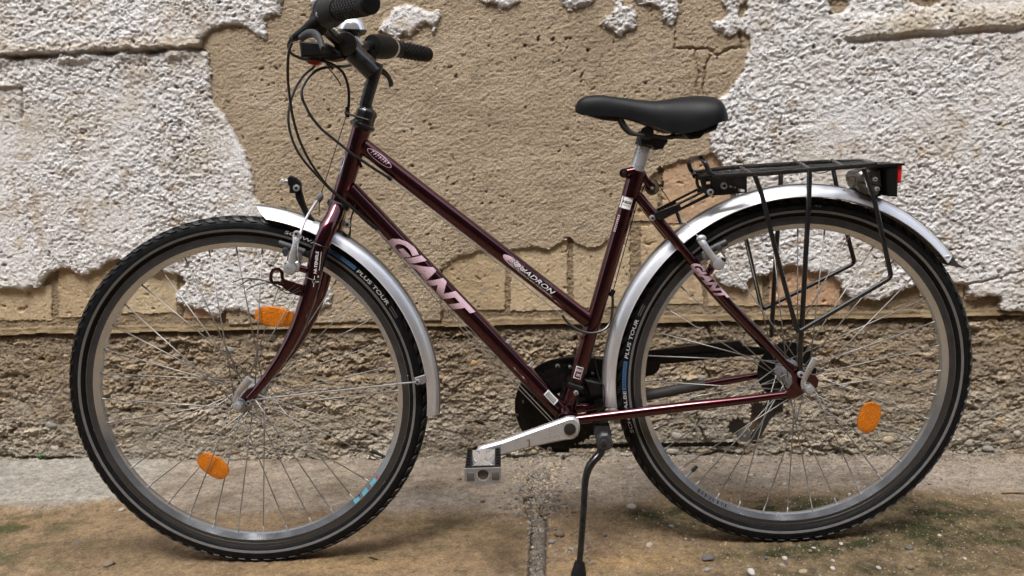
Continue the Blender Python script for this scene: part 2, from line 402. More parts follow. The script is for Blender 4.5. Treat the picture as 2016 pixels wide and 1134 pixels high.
HOLES = [wp(p) for p in ([(1452, 34), (1458, 12), (1466, 8), (1471, 24), (1460, 42)], [(1630, 5), (1640, -3), (1664, -2), (1668, 12), (1648, 27), (1634, 22)],
    [(1785, -8), (1860, -8), (1850, 6), (1818, 14), (1798, 5)], [(476, -6), (490, -6), (486, 4), (478, 5)])]
plL = inpoly(wu, wz, PL_LEFT); plR = inpoly(wu, wz, PL_RIGHT)
flk = [inpoly(wu, wz, p) for p in FLAKES]
for h_ in HOLES:
    hm = inpoly(wu, wz, h_); plR &= ~hm; plL &= ~hm
PLM = plL | plR
for q in flk: PLM = PLM | q
Z_LEDGE = W(1000, 641)[1]
ledge = Z_LEDGE+.004*fbm(U*6, Z*0, 3, 44)*2
below = Z < ledge
EXP = inpoly(wu, wz, wp([(866, 650), (868, 530), (900, 508), (940, 497), (1000, 493), (1050, 487), (1085, 490), (1108, 476), (1122, 468), (1150, 486), (1180, 488), (1205, 468), (1240, 440), (1250, 385), (1300, 330), (1345, 316), (1400, 300), (1430, 300), (1500, 400), (1560, 500), (3300, 500), (3300, 650)]))
EXP |= inpoly(wu, wz, wp([(-1300, 470), (450, 470), (440, 600), (452, 650), (-1300, 650)]))
RIMB = (Z-ledge) < .0165+.004*fbm(U*9, Z*9, 2, 71)          # brown strip right above the ledge
bricks = []
BR = [(-230, 560, -112, 633), (-98, 562, 98, 632), (112, 500, 226, 626), (236, 500, 346, 618), (359, 560, 432, 628),
      (870, 440, 994, 611), (1005, 440, 1117, 613), (1129, 440, 1240, 607), (1263, 446, 1384, 600), (1306, 300, 1440, 441), (1206, 330, 1296, 436), (1394, 500, 1502, 604), (1516, 500, 1657, 603), (1672, 560, 1732, 600), (1812, 520, 1900, 586), (1903, 556, 1926, 592), (2030, 560, 2160, 600)]
bu = U+.0040*fbm(U*28, Z*28, 4, 21, .6)*2; bz = Z+.0040*fbm(U*28+9, Z*28, 4, 23, .6)*2
for (x0, y0, x1, y1) in BR:
    q = inpoly(bu, bz, wp([(x0, y0), (x1, y0), (x1, y1), (x0, y1)])) & EXP & ~PLM & ~below & ~RIMB
    bricks.append(q)
ANYB = np.zeros(U.shape, bool)
for q in bricks: ANYB |= q
# ---- relief, metres towards the viewer
wx1 = fbm(U*50, Z*50, 2, 29); 
fine1 = fbm(U*85+.5*wx1, Z*125-U*20, 3, 31, .6); fine2 = fbm(U*165, Z*190, 2, 50, .7)
h = .0030*fbm(U*8, Z*9, 3, 40)+.0024*fbm(U*24, Z*40-U*6, 3, 33)+.0030*fine1+.0030*fine2                       # sandy render
pit = sstep(.26, .40, fbm(U*58, Z*74, 2, 61))*sstep(-.15, .25, fbm(U*9, Z*9, 2, 63)); h -= .0065*pit
scr = sstep(.30, .46, fbm((U+Z*.5)*26, (Z-U*.25)*110, 3, 65))*sstep(0, .3, fbm(U*6, Z*8, 2, 67)); h -= .0045*scr
col_w = np.ones(U.shape+(3,))*np.array([.455, .360, .250])
t = fbm(U*5, Z*6, 4, 81); col_w = mixc(col_w, (.345, .27, .185), sstep(-.05, .45, t)*.7)
col_w = mixc(col_w, (.55, .455, .335), sstep(.05, .4, -t)*.7)
g_ = fbm(U*14, Z*20, 4, 83); col_w = mixc(col_w, (.22, .185, .145), sstep(.18, .42, g_)*.6)
col_w = mixc(col_w, (.62, .54, .42), sstep(.36, .48, fbm(U*130, Z*130, 2, 85))*.7)
col_w = mixc(col_w, (.12, .085, .055), sstep(.30, .46, fbm(U*95, Z*125, 3, 87))*.65)
col_w = mixc(col_w, (.14, .10, .07), np.clip(pit+.7*scr, 0, 1)*.5)
def groove(pts, w, dpt):
    global h
    p = wp(pts); d = segdist(wu, wz, p); h = h-dpt*np.exp(-(d/w)**2)
for pts, w, dpt in [([(1329, -20), (1330, 60), (1329, 95)], .0022, .006), ([(1329, 95), (1370, 97), (1394, 96), (1410, 108), (1440, 95), (1462, 92)], .0025, .008),
                    ([(1371, 100), (1373, 187)], .0035, .006), ([(1386, 187), (1388, 130), (1396, 108)], .003, .009), ([(1457, 55), (1460, 92)], .003, .006),
                    ([(1308, 328), (1305, 350), (1309, 395)], .003, .006), ([(868, 525), (900, 508), (940, 498), (1000, 494)], .003, .004)]:
    groove(pts, w, dpt)
# render coat drops to the bare bricks
sh = EXP & ~PLM & ~below
mort = sh & ~ANYB
h = np.where(mort, h*1.2-.0105, h)
col_w = np.where(mort[..., None], mixc(np.ones(U.shape+(3,))*np.array([.33, .25, .16]), (.20, .15, .095), sstep(0, .4, fbm(U*30, Z*30, 3, 90))), col_w)
BCOL = [(.44, .33, .20), (.48, .37, .235), (.45, .34, .21), (.50, .40, .26), (.46, .31, .20), (.46, .35, .215), (.50, .39, .25), (.47, .37, .24), (.48, .36, .225), (.50, .34, .215), (.42, .31, .19), (.48, .36, .23), (.50, .32, .20), (.30, .22, .13), (.48, .36, .24), (.52, .39, .27), (.4, .3, .2)]
for k, q in enumerate(bricks):
    bh = .0030*fbm(U*15, Z*15, 3, 100+k)+.0022*fbm(U*110, Z*130, 3, 130+k, .6)-.0072-.0055*sstep(.22, .38, fbm(U*38, Z*38, 3, 160+k))-.003*sstep(.32, .42, fbm(U*110, Z*110, 2, 170+k))
    h = np.where(q, bh, h)
    c = mixc(np.ones(U.shape+(3,))*np.array(BCOL[k]), np.array(BCOL[k])*.72, sstep(.0, .40, fbm(U*26, Z*26, 4, 190+k))*.9); c = mixc(c, (.27, .24, .20), sstep(.24, .40, fbm(U*34, Z*40, 3, 205+k))*.7); c = mixc(c, (.16, .12, .08), sstep(.28, .42, fbm(U*105, Z*120, 3, 215+k))*.6); c = mixc(c, (.62, .54, .42), sstep(.28, .42, fbm(U*90, Z*95, 3, 217+k))*.5)
    c = mixc(c, np.array(BCOL[k])*1.15, sstep(.1, .4, fbm(U*12, Z*12, 3, 220+k))*.6)
    col_w = np.where(q[..., None], c, col_w)
strip = RIMB & ~below & ~PLM
h = np.where(strip, -.004+.003*fbm(U*24, Z*60, 4, 300)*2+.0045*sstep(.010, .0, Z-ledge), h)
col_w = np.where(strip[..., None], mixc(np.ones(U.shape+(3,))*np.array([.215, .155, .085]), (.34, .26, .15), sstep(-.1, .3, fbm(U*20, Z*50, 3, 301))), col_w)
# ---- white plaster
q1 = fbm(U*26, (Z-.25*U)*36, 4, 400, .6); q2 = fbm(U*70, Z*82, 3, 410, .6); q3 = fbm(U*150, Z*165, 2, 420, .7)
fa1, fe1, fi1 = facets(U*62+1.1*q2, Z*88+1.1*q1, 5, .9); fa2, fe2, fi2 = facets(U*120+.8*q3, Z*138+.8*q2, 8, .9)
rough_ = .45+.75*sstep(-.30, .22, fbm(U*4.2, Z*4.0, 3, 440))
lump = .0055*q1+.0040*q2+.0030*q3+.0022*fa1*sstep(-.1, .3, fbm(U*9, Z*9, 2, 441))+.0030*fa2+.0022*q3
pits = sstep(.22, .34, fbm(U*54+4, Z*70, 3, 430))*sstep(-.15, .15, fbm(U*8, Z*8, 2, 433))
pits = np.maximum(pits, sstep(.34, .44, fbm(U*105, Z*140, 2, 431))*.8)
lump -= .0085*pits
ph = .0088+.003*fbm(U*5, Z*5, 3, 450)+lump*rough_*.84
fine = (us[None, :] > -9) & (zs[:, None] > -9)
pb = blur(PLM.astype(float), 3, 2)
ph = ph-.0035*(1-sstep(.5, .95, pb))+.0030*fbm(U*75, Z*75, 3, 444)*(1-sstep(.6, 1., pb))*2
Zl = Z-(W(200, 100)[1]+.0075*fbm(U*9, U*0, 5, 455, .65)*2)+.004*fbm(U*60, Z*60, 3, 456)
lm = plL*sstep(W(412, 100)[0]+.01, W(400, 100)[0]-.01, U)
ph += .013*lm*sstep(-.002, .002, Zl)*np.exp(-np.clip(Zl, 0, 9)/.09)
ph -= .026*lm*np.exp(-((Zl+.006)/.0055)**2)*sstep(-.10, .12, fbm(U*8, U*0+2, 3, 457)); ph += .009*lm*np.exp(-((Zl+.016)/.010)**2)*sstep(.05, -.15, fbm(U*8, U*0+2, 3, 457))
ul, zl = W(50, 170); Z2 = Z-zl-.002*fbm(U*20, U*0, 2, 458)
ph += .007*plL*sstep(W(60, 170)[0], W(40, 170)[0], U)*sstep(-.0015, .0015, Z2)*np.exp(-np.clip(Z2, 0, 9)/.04)
ph -= .010*plL*np.exp(-(segdist(wu, wz, wp([(46, 172), (47, 232)]))/.0035)**2)
zr0, zr1 = W(1800, 66)[1], W(1800, 36)[1]
tilt = (U-W(1800, 50)[0])*.035+.010*fbm(U*9, U*0, 4, 463, .6)
band = plR*sstep(W(1640, 50)[0], W(1700, 50)[0], U)
rb = sstep(zr0-.003, zr0+.003, Z-tilt+.009*fbm(U*26, Z*26, 5, 460, .65))*sstep(zr1+.03, zr1-.01, Z-tilt)
ph += .008*band*rb
ph -= .007*band*np.exp(-((Z-tilt-zr0+.008)/.006)**2)
ph -= .009*plR*np.exp(-(segdist(wu, wz, wp([(1900, 560), (1935, 553), (1965, 545), (1990, 534), (2040, 526)]))/.0022)**2)
h = np.where(PLM, ph, h)
cw = np.ones(U.shape+(3,))*np.array([.76, .745, .73])
n1 = fbm(U*6, Z*6, 4, 470); cw = mixc(cw, (.64, .59, .52), sstep(-.02, .32, n1)*.8)
cw = mixc(cw, (.80, .81, .83), sstep(.05, .45, -n1)*.6)
cw = mixc(cw, (.55, .455, .34), sstep(.12, .36, fbm(U*16, Z*22, 4, 475))*.75)              # worn through to the sand
cw = mixc(cw, (.27, .20, .15), sstep(.25, .38, fbm(U*75, Z*110, 3, 478))*sstep(-.2, .2, fbm(U*6, Z*6, 2, 479))*.8)             # chips
cw = mixc(cw, (.20, .155, .12), pits*.75)
cw = mixc(cw, (.50, .40, .30), sstep(.22, .42, fbm(U*30, Z*2.2, 3, 480)+.25*n1)*.6)       # rust runs
cw = mixc(cw, (.60, .51, .37), np.clip(band*rb, 0, 1)*.6*sstep(-.3, .2, n1))
cw = mixc(cw, (.62, .54, .42), lm*np.exp(-((Zl-.012)/.010)**2)*.7)
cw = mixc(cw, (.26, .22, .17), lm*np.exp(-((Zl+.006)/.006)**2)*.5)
cw = mixc(cw, (.50, .45, .38), (plR*sstep(.55, .25, Z))*.35)
cw = mixc(cw, (.40, .33, .25), (1-sstep(.55, .85, pb))*.35)
col_w = np.where(PLM[..., None], cw, col_w)
# ---- rubble footing
dz = ledge-Z
s1 = fbm(U*10, Z*20, 4, 500, .55); s2 = fbm(U*40+.6*s1, Z*58, 4, 510, .62)
rA, rAe, kid = facets(U*15+1.3*s2+.8*s1, Z*28+1.3*s1, 31, 1.1); rB, rBe, kid2 = facets(U*42+1.2*s2, Z*66+.6*s1, 37, 1.1); rC, rCe, kid3 = facets(U*105+.8*s2, Z*150, 39, 1.1)
patch = sstep(-.15, .25, fbm(U*5, Z*8, 3, 533))
fh = -.010+.026*sstep(.0, .37, dz)+.010*s1+.006*s2*(.4+1.2*patch)+(.008*rA*patch+.0038*rB+.0030*rC)*(.5+.7*patch)+.0022*fbm(U*9, Z*48, 4, 535, .6)
fh -= .0030*(1-sstep(0, .14, rBe))*(kid2 > .5)+.005*(1-sstep(0, .12, rAe))*patch*(kid > .5)
fh += .0042*fbm(U*170, Z*200, 2, 520, .7)-.016*sstep(.18, .42, fbm(U*24, Z*44, 4, 530, .6))-.007*sstep(.22, .4, fbm(U*60, Z*80, 3, 531))
fh -= .020*np.exp(-(dz/.0085)**2)
for pts in ([(1392, 640), (1402, 668), (1388, 712), (1396, 745)], [(1370, 810), (1374, 838), (1388, 866), (1410, 880)], [(0, 893), (60, 898), (150, 896)], [(1336, 905), (1420, 886), (1460, 893)]):
    fh -= .014*np.exp(-(segdist(wu, wz, wp(pts))/.0035)**2)
h = np.where(below, fh, h)
cf = np.ones(U.shape+(3,))*np.array([.35, .275, .19])
cf = mixc(cf, (.42, .37, .295), sstep(.10, .34, dz+.06*fbm(U*5, Z*9, 3, 540)*2)*.95)
cf = mixc(cf, (.235, .18, .12), sstep(.0, .45, fbm(U*9, Z*15, 4, 545))*.8)
cf = mixc(cf, (.42, .31, .18), sstep(.1, .4, fbm(U*14+8, Z*24, 3, 548))*.7)
cf = cf*(0.82+.40*kid[..., None]*patch[..., None])*(0.84+.34*kid2[..., None])*(0.9+.2*kid3[..., None])
cf = mixc(cf, (.48, .44, .37), sstep(.24, .42, fbm(U*80, Z*110, 3, 552))*.6); cf = mixc(cf, (.10, .075, .05), sstep(.24, .42, fbm(U*100+5, Z*140, 3, 553))*.6)
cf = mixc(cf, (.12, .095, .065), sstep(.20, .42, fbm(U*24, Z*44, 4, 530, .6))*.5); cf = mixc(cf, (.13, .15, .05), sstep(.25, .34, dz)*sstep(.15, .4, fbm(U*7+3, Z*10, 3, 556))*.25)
col_w = np.where(below[..., None], cf, col_w)
col_w = np.clip(col_w, .01, .85)
pos = np.zeros(U.shape+(3,))
pos[..., 0] = U*WT[0]+h*WN[0]; pos[..., 1] = U*WT[1]+h*WN[1]; pos[..., 2] = Z
# height of the wall's skin, for setting stones into it
def wall_h(u, z):
    i = int(np.searchsorted(zs, z)); j = int(np.searchsorted(us, u)); return float(h[min(i, len(zs)-1), min(j, len(us)-1)])
fcell = lambda mk: mk[:-1, :-1]
left = np.ones(fcell(PLM).shape, bool)
def take(mk):
    global left
    q = fcell(mk) & left; left = left & ~q; return q
grid_part("plaster_patch", pos, col_w, take(plL), M_PLASTER, wall)["label"] = "large white rough plaster area on the left side of the wall"
grid_part("plaster_patch", pos, col_w, take(plR), M_PLASTER, wall)["label"] = "large white rough plaster area on the right side of the wall"
for q in flk: grid_part("plaster_flake", pos, col_w, take(q), M_PLASTER, wall)
for q in bricks: grid_part("brick", pos, col_w, take(q), M_BRICK, wall)
grid_part("rubble_footing", pos, col_w, take(below), M_RUBBLE, wall)["label"] = "rough rubble concrete base under the dark ledge"
grid_part("mortar", pos, col_w, take(mort), M_RENDER, wall)
grid_part("render_coat", pos, col_w, left, M_RENDER, wall)["label"] = "bare sandy tan render where the white plaster has fallen off"

# ---- stones set in the footing
def stone_mesh(name, seed, mt, sub=2, flat=.7):
    bm = bmesh.new(); bmesh.ops.create_icosphere(bm, subdivisions=sub, radius=1)
    rs = random.Random(seed); cuts = [(Vector((rs.uniform(-1, 1), rs.uniform(-1, 1), rs.uniform(-1, 1))).normalized(), rs.uniform(.55, .9)) for _ in range(7)]
    for v in bm.verts:
        for n, d in cuts:
            e = v.co.dot(n)
            if e > d: v.co -= n*(e-d)*.85
        v.co += Vector((rs.uniform(-.03, .03), rs.uniform(-.03, .03), rs.uniform(-.03, .03)))
    me = bpy.data.meshes.new(name); bm.to_mesh(me); bm.free(); me.materials.append(mt)
    me.polygons.foreach_set('use_smooth', [True]*len(me.polygons)); return me
STONE_C = [("grey_stone", (.24, .225, .20)), ("tan_stone", (.34, .265, .175)), ("brown_stone", (.17, .125, .085)), ("pale_stone", (.34, .31, .265)), ("dark_stone", (.09, .088, .09)), ("orange_stone", (.42, .26, .11)), ("white_stone", (.44, .41, .37))]
SM = {n: mat(n, c, .85, 0, 0, 0, .25, 4, bump=.5, bscale=9, dirt=(.15, .12, .08), dirt_amt=.5, dscale=2.5) for n, c in STONE_C}
SMESH = {n: [stone_mesh(n+"_mesh", k*13+i, SM[n]) for k in range(3)] for i, n in enumerate(SM)}
def set_stone(u, z, su, sz, kind, rot=0., dep=.55):
    me = random.choice(SMESH[kind]); o = new_obj("stone", me, wall)
    hh = wall_h(u, z); c = WT*u+WN*(hh-dep*.004); o.location = (c[0], c[1], z)
    o.rotation_euler = (random.uniform(-.2, .2), rot+random.uniform(-.2, .2), R(-4.22)); o.scale = (su, min(su, sz)*.8, sz)
    return o
for px, py, wpx, hpx, kind in [(931, 716, 24, 14, "orange_stone"), (941, 813, 26, 10, "brown_stone"), (1330, 856, 40, 20, "pale_stone"), (1743, 862, 30, 20, "tan_stone"), (1780, 868, 28, 16, "grey_stone"), (1697, 858, 26, 12, "tan_stone"),
        (250, 742, 24, 14, "pale_stone"), (228, 746, 18, 12, "grey_stone"), (283, 746, 26, 12, "grey_stone"), (445, 690, 40, 16, "grey_stone"), (695, 810, 16, 8, "tan_stone"), (654, 824, 8, 9, "dark_stone"), (752, 788, 12, 9, "pale_stone"),
        (1971, 735, 14, 12, "pale_stone"), (1927, 822, 13, 10, "pale_stone"), (1948, 716, 16, 10, "grey_stone"), (1826, 700, 18, 10, "tan_stone"), (1610, 690, 16, 10, "brown_stone"), (1345, 805, 14, 12, "pale_stone"), (1290, 730, 16, 14, "orange_stone"),
        (60, 760, 26, 14, "brown_stone"), (95, 770, 24, 12, "grey_stone"), (20, 757, 18, 12, "brown_stone"), (105, 835, 34, 20, "grey_stone"), (1320, 885, 34, 14, "pale_stone"), (1380, 884, 40, 14, "tan_stone"), (1640, 870, 24, 14, "brown_stone"),
        (745, 668, 18, 10, "pale_stone"), (655, 690, 14, 9, "tan_stone"), (1900, 870, 24, 14, "grey_stone"), (1940, 880, 30, 16, "grey_stone"), (1995, 850, 20, 14, "pale_stone")]:
    u, z = W(px, py); s = .0012*.5
    set_stone(u, z, wpx*s, hpx*s, kind)
rs = random.Random(5)
for k in range(250):
    px = rs.uniform(-20, 2036); py = 893-(893-664)*rs.random()**1.3
    u, z = W(px, py); a = (4+13*rs.random()**2.2)*.0006
    set_stone(u, z, a*rs.uniform(1, 1.7), a*rs.uniform(.6, .95), rs.choice(["grey_stone", "tan_stone", "brown_stone", "brown_stone", "grey_stone", "pale_stone", "tan_stone", "dark_stone"]), rs.uniform(-.4, .4))
for k in range(9):
    u, z = W(rs.uniform(700, 1300), rs.uniform(30, 480)); set_stone(u, z, .0022, .0018, "white_stone")

# ================================================================== THE GROUND
xs = grow(-1.0, 1.98, .0026, -6, 7); ys = grow(-.22, .70, .0026, -6.5, .75)
X, Y = np.meshgrid(xs, ys)
gx = X+.012*fbm(X*9, Y*9, 3, 600)*2+.004*fbm(X*50, Y*50, 2, 603)*2; gy = Y+.012*fbm(X*9+40, Y*9, 3, 605)*2+.004*fbm(X*50+20, Y*50, 2, 607)*2
def gp(pts): return [G(*p) for p in pts]
gz = .0028*fbm(X*6, Y*6, 4, 610)+.0036*fbm(X*45, Y*60, 4, 615, .6)+.0020*fbm(X*180, Y*180, 2, 618)
OCH = np.array([.240, .168, .098]); cg = np.ones(X.shape+(3,))*OCH
n = fbm(X*5, Y*8, 4, 620)
cg = mixc(cg, (.17, .115, .070), sstep(-.1, .35, n)*.75); cg = mixc(cg, (.27, .19, .11), sstep(.08, .4, -n)*.6); cg = mixc(cg, (.16, .11, .07), sstep(.0, .4, fbm(X*22, Y*30, 4, 623))*.5)
def blob(px, py, rx, ry):
    """soft patch at a photo pixel, radii in metres"""
    c = G(px, py); return np.exp(-(((gx-c[0])/rx)**2+((gy-c[1])/ry)**2))
# pale concrete strip along the wall, worn edge
edge = gp([(-900, 1000), (0, 1000), (70, 1008), (150, 996), (215, 985), (290, 1002), (420, 1015), (560, 1010), (700, 1010), (900, 1010), (1010, 1015), (1060, 1010), (1180, 1000), (1300, 975), (1450, 968), (1600, 968), (1800, 966), (1900, 968), (2016, 985), (2900, 985)])
ey = np.interp(gx[0] if False else X, [e[0] for e in edge], [e[1] for e in edge])
hard_ = sstep(G(330, 990)[0], G(200, 990)[0], X); bw_ = .012*hard_+.045*(1-hard_); sm = sstep(-bw_, bw_, gy-ey+.030*(1-hard_)*fbm(X*14, Y*22, 4, 612)*2)
cs = mixc(np.ones(X.shape+(3,))*np.array([.265, .218, .168]), (.155, .118, .083), sstep(-.05, .4, fbm(X*7, Y*11, 4, 630))*.8)
cs = mixc(cs, (.30, .28, .24), np.clip(sstep(G(330, 960)[0]+.05, G(220, 960)[0], gx)*sstep(G(0, 1003)[1]-.01, G(0, 990)[1], gy), 0, 1)*.95)
cs = mixc(cs, (.29, .25, .21), (blob(820, 990, .16, .035)+blob(1600, 925, .25, .03)+blob(1900, 940, .2, .05)).clip(0, 1)*.7)
cs = mixc(cs, (.17, .145, .115), (blob(1240, 940, .14, .09)+blob(1500, 950, .25, .03)).clip(0, 1)*.55)
cg = mixc(cg, cs, sm) if False else cg*(1-sm[..., None])+cs*sm[..., None]
gz += .006*sm*sstep(G(330, 960)[0], G(220, 960)[0], gx)+.002*sm
gz += .012*np.exp(-np.clip((WA+WB*X)-Y-.02, 0, 1)/.02)*(.5+fbm(X*30, Y*30, 3, 640))
# moss and grime
mossn = sstep(-.10, .14, fbm(X*13, Y*20, 5, 650, .6))
MO = (.058, .052, .020); MG = (.036, .050, .013)
mz = (1.3*blob(40, 1035, .12, .05)+.9*blob(20, 1085, .06, .05)+.55*blob(0, 1120, .3, .03)).clip(0, 1)
mz2 = (.75*blob(840, 1030, .16, .045)+.55*blob(750, 1090, .15, .03)+.5*blob(960, 1050, .12, .05)).clip(0, 1)
mz3 = (1.2*blob(1300, 1010, .09, .030)+1.1*blob(1430, 1030, .16, .045)+1.0*blob(1600, 1000, .28, .05)+.9*blob(1790, 1015, .22, .07)+.9*blob(1850, 1060, .3, .05)+.9*blob(1560, 1088, .2, .03)+.7*blob(1800, 1120, .4, .04)+.4*blob(2000, 1050, .2, .08)).clip(0, 1)
cg = mixc(cg, (.095, .070, .036), (mz2+mz3+blob(170, 1080, .2, .06)).clip(0, 1)*.6)
cg = mixc(cg, MO, (mz2*mossn*.75).clip(0, 1)); cg = mixc(cg, MG, (mz*mossn*.9).clip(0, 1)); cg = mixc(cg, (.030, .034, .010), (mz3*(.35+.65*mossn)*1.0).clip(0, 1))
cg = mixc(cg, (.34, .215, .088), (blob(1240, 1105, .12, .035)+.7*blob(640, 1115, .2, .03)+.5*blob(60, 1030, .05, .02)).clip(0, 1)*.55)
gz += .0022*mossn*(mz+mz3).clip(0, 1)
speck = fbm(X*150, Y*190, 3, 660)
cg = mixc(cg, (.10, .075, .045), sstep(.18, .36, speck)*.75); cg = mixc(cg, (.075, .055, .035), sstep(.12, .36, fbm(X*60, Y*85, 4, 662))*.6); cg = mixc(cg, (.45, .38, .28), sstep(.28, .44, -speck)*.45)
gz += .0022*np.clip(fbm(X*70, Y*95, 3, 665), 0, 1)*(.5+mz3)
# broken joint running towards the viewer
jp = gp([(1044, 985), (1052, 1010), (1062, 1030), (1060, 1060), (1056, 1134), (1054, 1300)])
jd = segdist(X+.004*fbm(X*40, Y*40, 3, 670), Y, jp); jw = .0158
jm = sstep(jw+.003, jw-.002, jd)
brk = (1.3*blob(1062, 950, .030, .075)+blob(1075, 985, .035, .02)+.6*blob(1040, 1010, .025, .03)).clip(0, 1)
bm_ = sstep(.35, .6, brk+.35*fbm(X*40, Y*40, 3, 675))
jt = np.maximum(jm, bm_)
cg = mixc(cg, (.135, .118, .098), jt*.9)
cg = mixc(cg, (.06, .058, .06), (blob(1048, 976, .017, .012)+blob(1082, 976, .018, .012)).clip(0, 1)*.9)
gz += -.0070*jt+.008*jt*fbm(X*70, Y*70, 4, 680, .65)+.005*jt*fbm(X*25, Y*25, 3, 684)
gz -= .006*np.exp(-((jd-jw)/.0022)**2); cg = mixc(cg, (.03, .025, .02), np.exp(-((jd-jw)/.0020)**2)*(1-bm_)*.8)  # groove along both joint edges, their edge shadow put into the colour
gr_ = fbm(X*150+2*fbm(X*30, Y*30, 2, 690), Y*190, 3, 691, .7); gm_ = fbm(X*38, Y*46, 4, 693, .65); gl_ = fbm(X*12, Y*17, 3, 695)
cg = cg*(.93+.85*gr_+.75*gm_+.35*gl_)[..., None]
cg = mixc(cg, (.055, .042, .028), sstep(.20, .34, fbm(X*26, Y*34, 5, 697, .65))*(.35+.4*np.clip(mz3+mz2, 0, 1)))
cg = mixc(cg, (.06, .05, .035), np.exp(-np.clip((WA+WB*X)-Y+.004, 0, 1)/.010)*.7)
fg, fge, fgi = facets(X*62+.9*gm_, Y*66, 71, 1.0); fh2, fhe, fhi = facets(X*125+.9*gm_, Y*130, 73, 1.0)
cr_ = np.clip(.18+mz3*.9+.5*blob(1600, 930, .40, .05)+.8*jt, 0, 1)
gz += (.0030*fg*sstep(-.1, .2, gm_)+.0018*fh2)*cr_
cg = cg*(1+cr_[..., None]*(.55*(fgi-.5)+.45*(fhi-.5))[..., None])
gz += .0022*gr_+.0016*gm_
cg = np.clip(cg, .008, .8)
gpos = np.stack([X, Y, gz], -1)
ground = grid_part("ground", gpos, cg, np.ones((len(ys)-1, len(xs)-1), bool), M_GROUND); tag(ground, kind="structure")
def ground_h(x, y):
    i = min(max(int(np.searchsorted(ys, y)), 0), len(ys)-1); j = min(max(int(np.searchsorted(xs, x)), 0), len(xs)-1); return float(gz[i, j])
# loose pebbles one can pick out
def pebble(px, py, wpx, kind, flat=.5, label="small loose pebble lying on the bare ground beside the bicycle", grp="small loose pebbles on the ground", name="pebble", cat="pebble"):
    x, y = G(px, py); s = wpx*.00049
    o = new_obj(name, random.choice(SMESH[kind])); o.scale = (s*random.uniform(.9, 1.1), s*random.uniform(.7, .95), s*flat)
    o.location = (x, y, ground_h(x, y)+s*flat*.55); o.rotation_euler = (random.uniform(-.15, .15), random.uniform(-.15, .15), random.uniform(0, 6.28))
    tag(o, label, cat, grp); return o
pebble(1395, 1103, 30, "dark_stone", .35, "flat dark brown stone in front of the rear tyre", None)
pebble(1480, 1130, 24, "white_stone", .6, "chunky pale pebble at the bottom edge in front of the rear wheel", None)
pebble(1278, 1073, 18, "pale_stone", .4, "flat light oval pebble on ochre ground right of the kickstand foot", None)
pebble(1048, 1074, 13, "white_stone", .5, "whitish round pebble lying in the broken ground joint", None)
pebble(1100, 1056, 24, "brown_stone", .7, "largest brown stone between the ground joint and the kickstand", None)
pebble(1243, 1000, 26, "pale_stone", .4, "pale flat stone just left of the rear tyre on the concrete strip", None)
pebble(215, 1112, 26, "brown_stone", .5, "brown lump of earth at the bottom left below the front tyre", None)
pebble(240, 1006, 17, "pale_stone", .6, "grey stone touching the left underside of the front tyre", None)
for px, py, w, k in [(950, 989, 15, "brown_stone"), (1086, 1068, 18, "grey_stone"), (1125, 1083, 17, "grey_stone"), (1037, 945, 15, "brown_stone"), (1062, 947, 12, "grey_stone"), (1130, 1010, 15, "brown_stone"), (1117, 1018, 9, "grey_stone"), (1192, 1055, 11, "dark_stone"),
        (1322, 1039, 15, "grey_stone"), (1392, 1123, 17, "grey_stone"), (1580, 1129, 20, "tan_stone"), (1545, 1100, 14, "white_stone"), (1508, 1102, 12, "dark_stone"), (1656, 1073, 12, "white_stone"), (1595, 1088, 14, "brown_stone"), (1602, 1082, 10, "white_stone"), (155, 1071, 15, "dark_stone"),
        (905, 946, 14, "brown_stone"), (1060, 1003, 13, "dark_stone"), (1048, 1018, 14, "dark_stone"), (1098, 925, 16, "tan_stone"), (1110, 926, 12, "pale_stone"), (1240, 925, 22, "grey_stone"), (1137, 964, 14, "pale_stone"), (1225, 962, 12, "grey_stone"), (1110, 1000, 11, "tan_stone"),
        (1545, 955, 14, "pale_stone"), (1615, 955, 16, "grey_stone"), (1478, 938, 12, "white_stone"), (1460, 918, 10, "pale_stone"), (1500, 912, 14, "grey_stone"), (1673, 975, 11, "white_stone"), (1690, 952, 9, "pale_stone"), (1730, 1120, 12, "pale_stone"), (1790, 1118, 16, "brown_stone"), (1850, 1055, 9, "white_stone"),
        (1790, 1080, 20, "dark_stone"), (1900, 1100, 10, "white_stone"), (1960, 1090, 14, "brown_stone"), (1640, 1105, 10, "pale_stone"), (1540, 1115, 14, "grey_stone"), (1350, 1062, 8, "white_stone"), (1365, 1065, 9, "grey_stone"), (330, 1000, 8, "tan_stone"), (1640, 1120, 12, "white_stone"), (1830, 955, 12, "grey_stone"), (1205, 985, 10, "brown_stone"), (1418, 956, 13, "brown_stone"), (1437, 945, 10, "grey_stone")]:
    look = {"white_stone": "whitish", "pale_stone": "pale beige", "grey_stone": "grey", "brown_stone": "brown", "dark_stone": "dark", "tan_stone": "tan"}[k]
    place = ("near the kickstand foot" if 1075 <= px <= 1200 and py > 1000 else "in the broken joint below the crank" if 1030 <= px < 1130 and py < 1030 else "under the pedal" if px < 1000 and px > 860 else
             "below the front wheel" if px <= 860 else "between the kickstand and the rear tyre" if px < 1330 and py < 1000 else "seen through the spokes of the rear wheel" if py < 1000 and px < 1700 else "on the mossy ground in front of the rear tyre" if px < 1700 else "at the right behind the rear tyre")
    pebble(px, py, w, k, label="small %s pebble lying %s" % (look, place), grp="small loose pebbles on the ground")
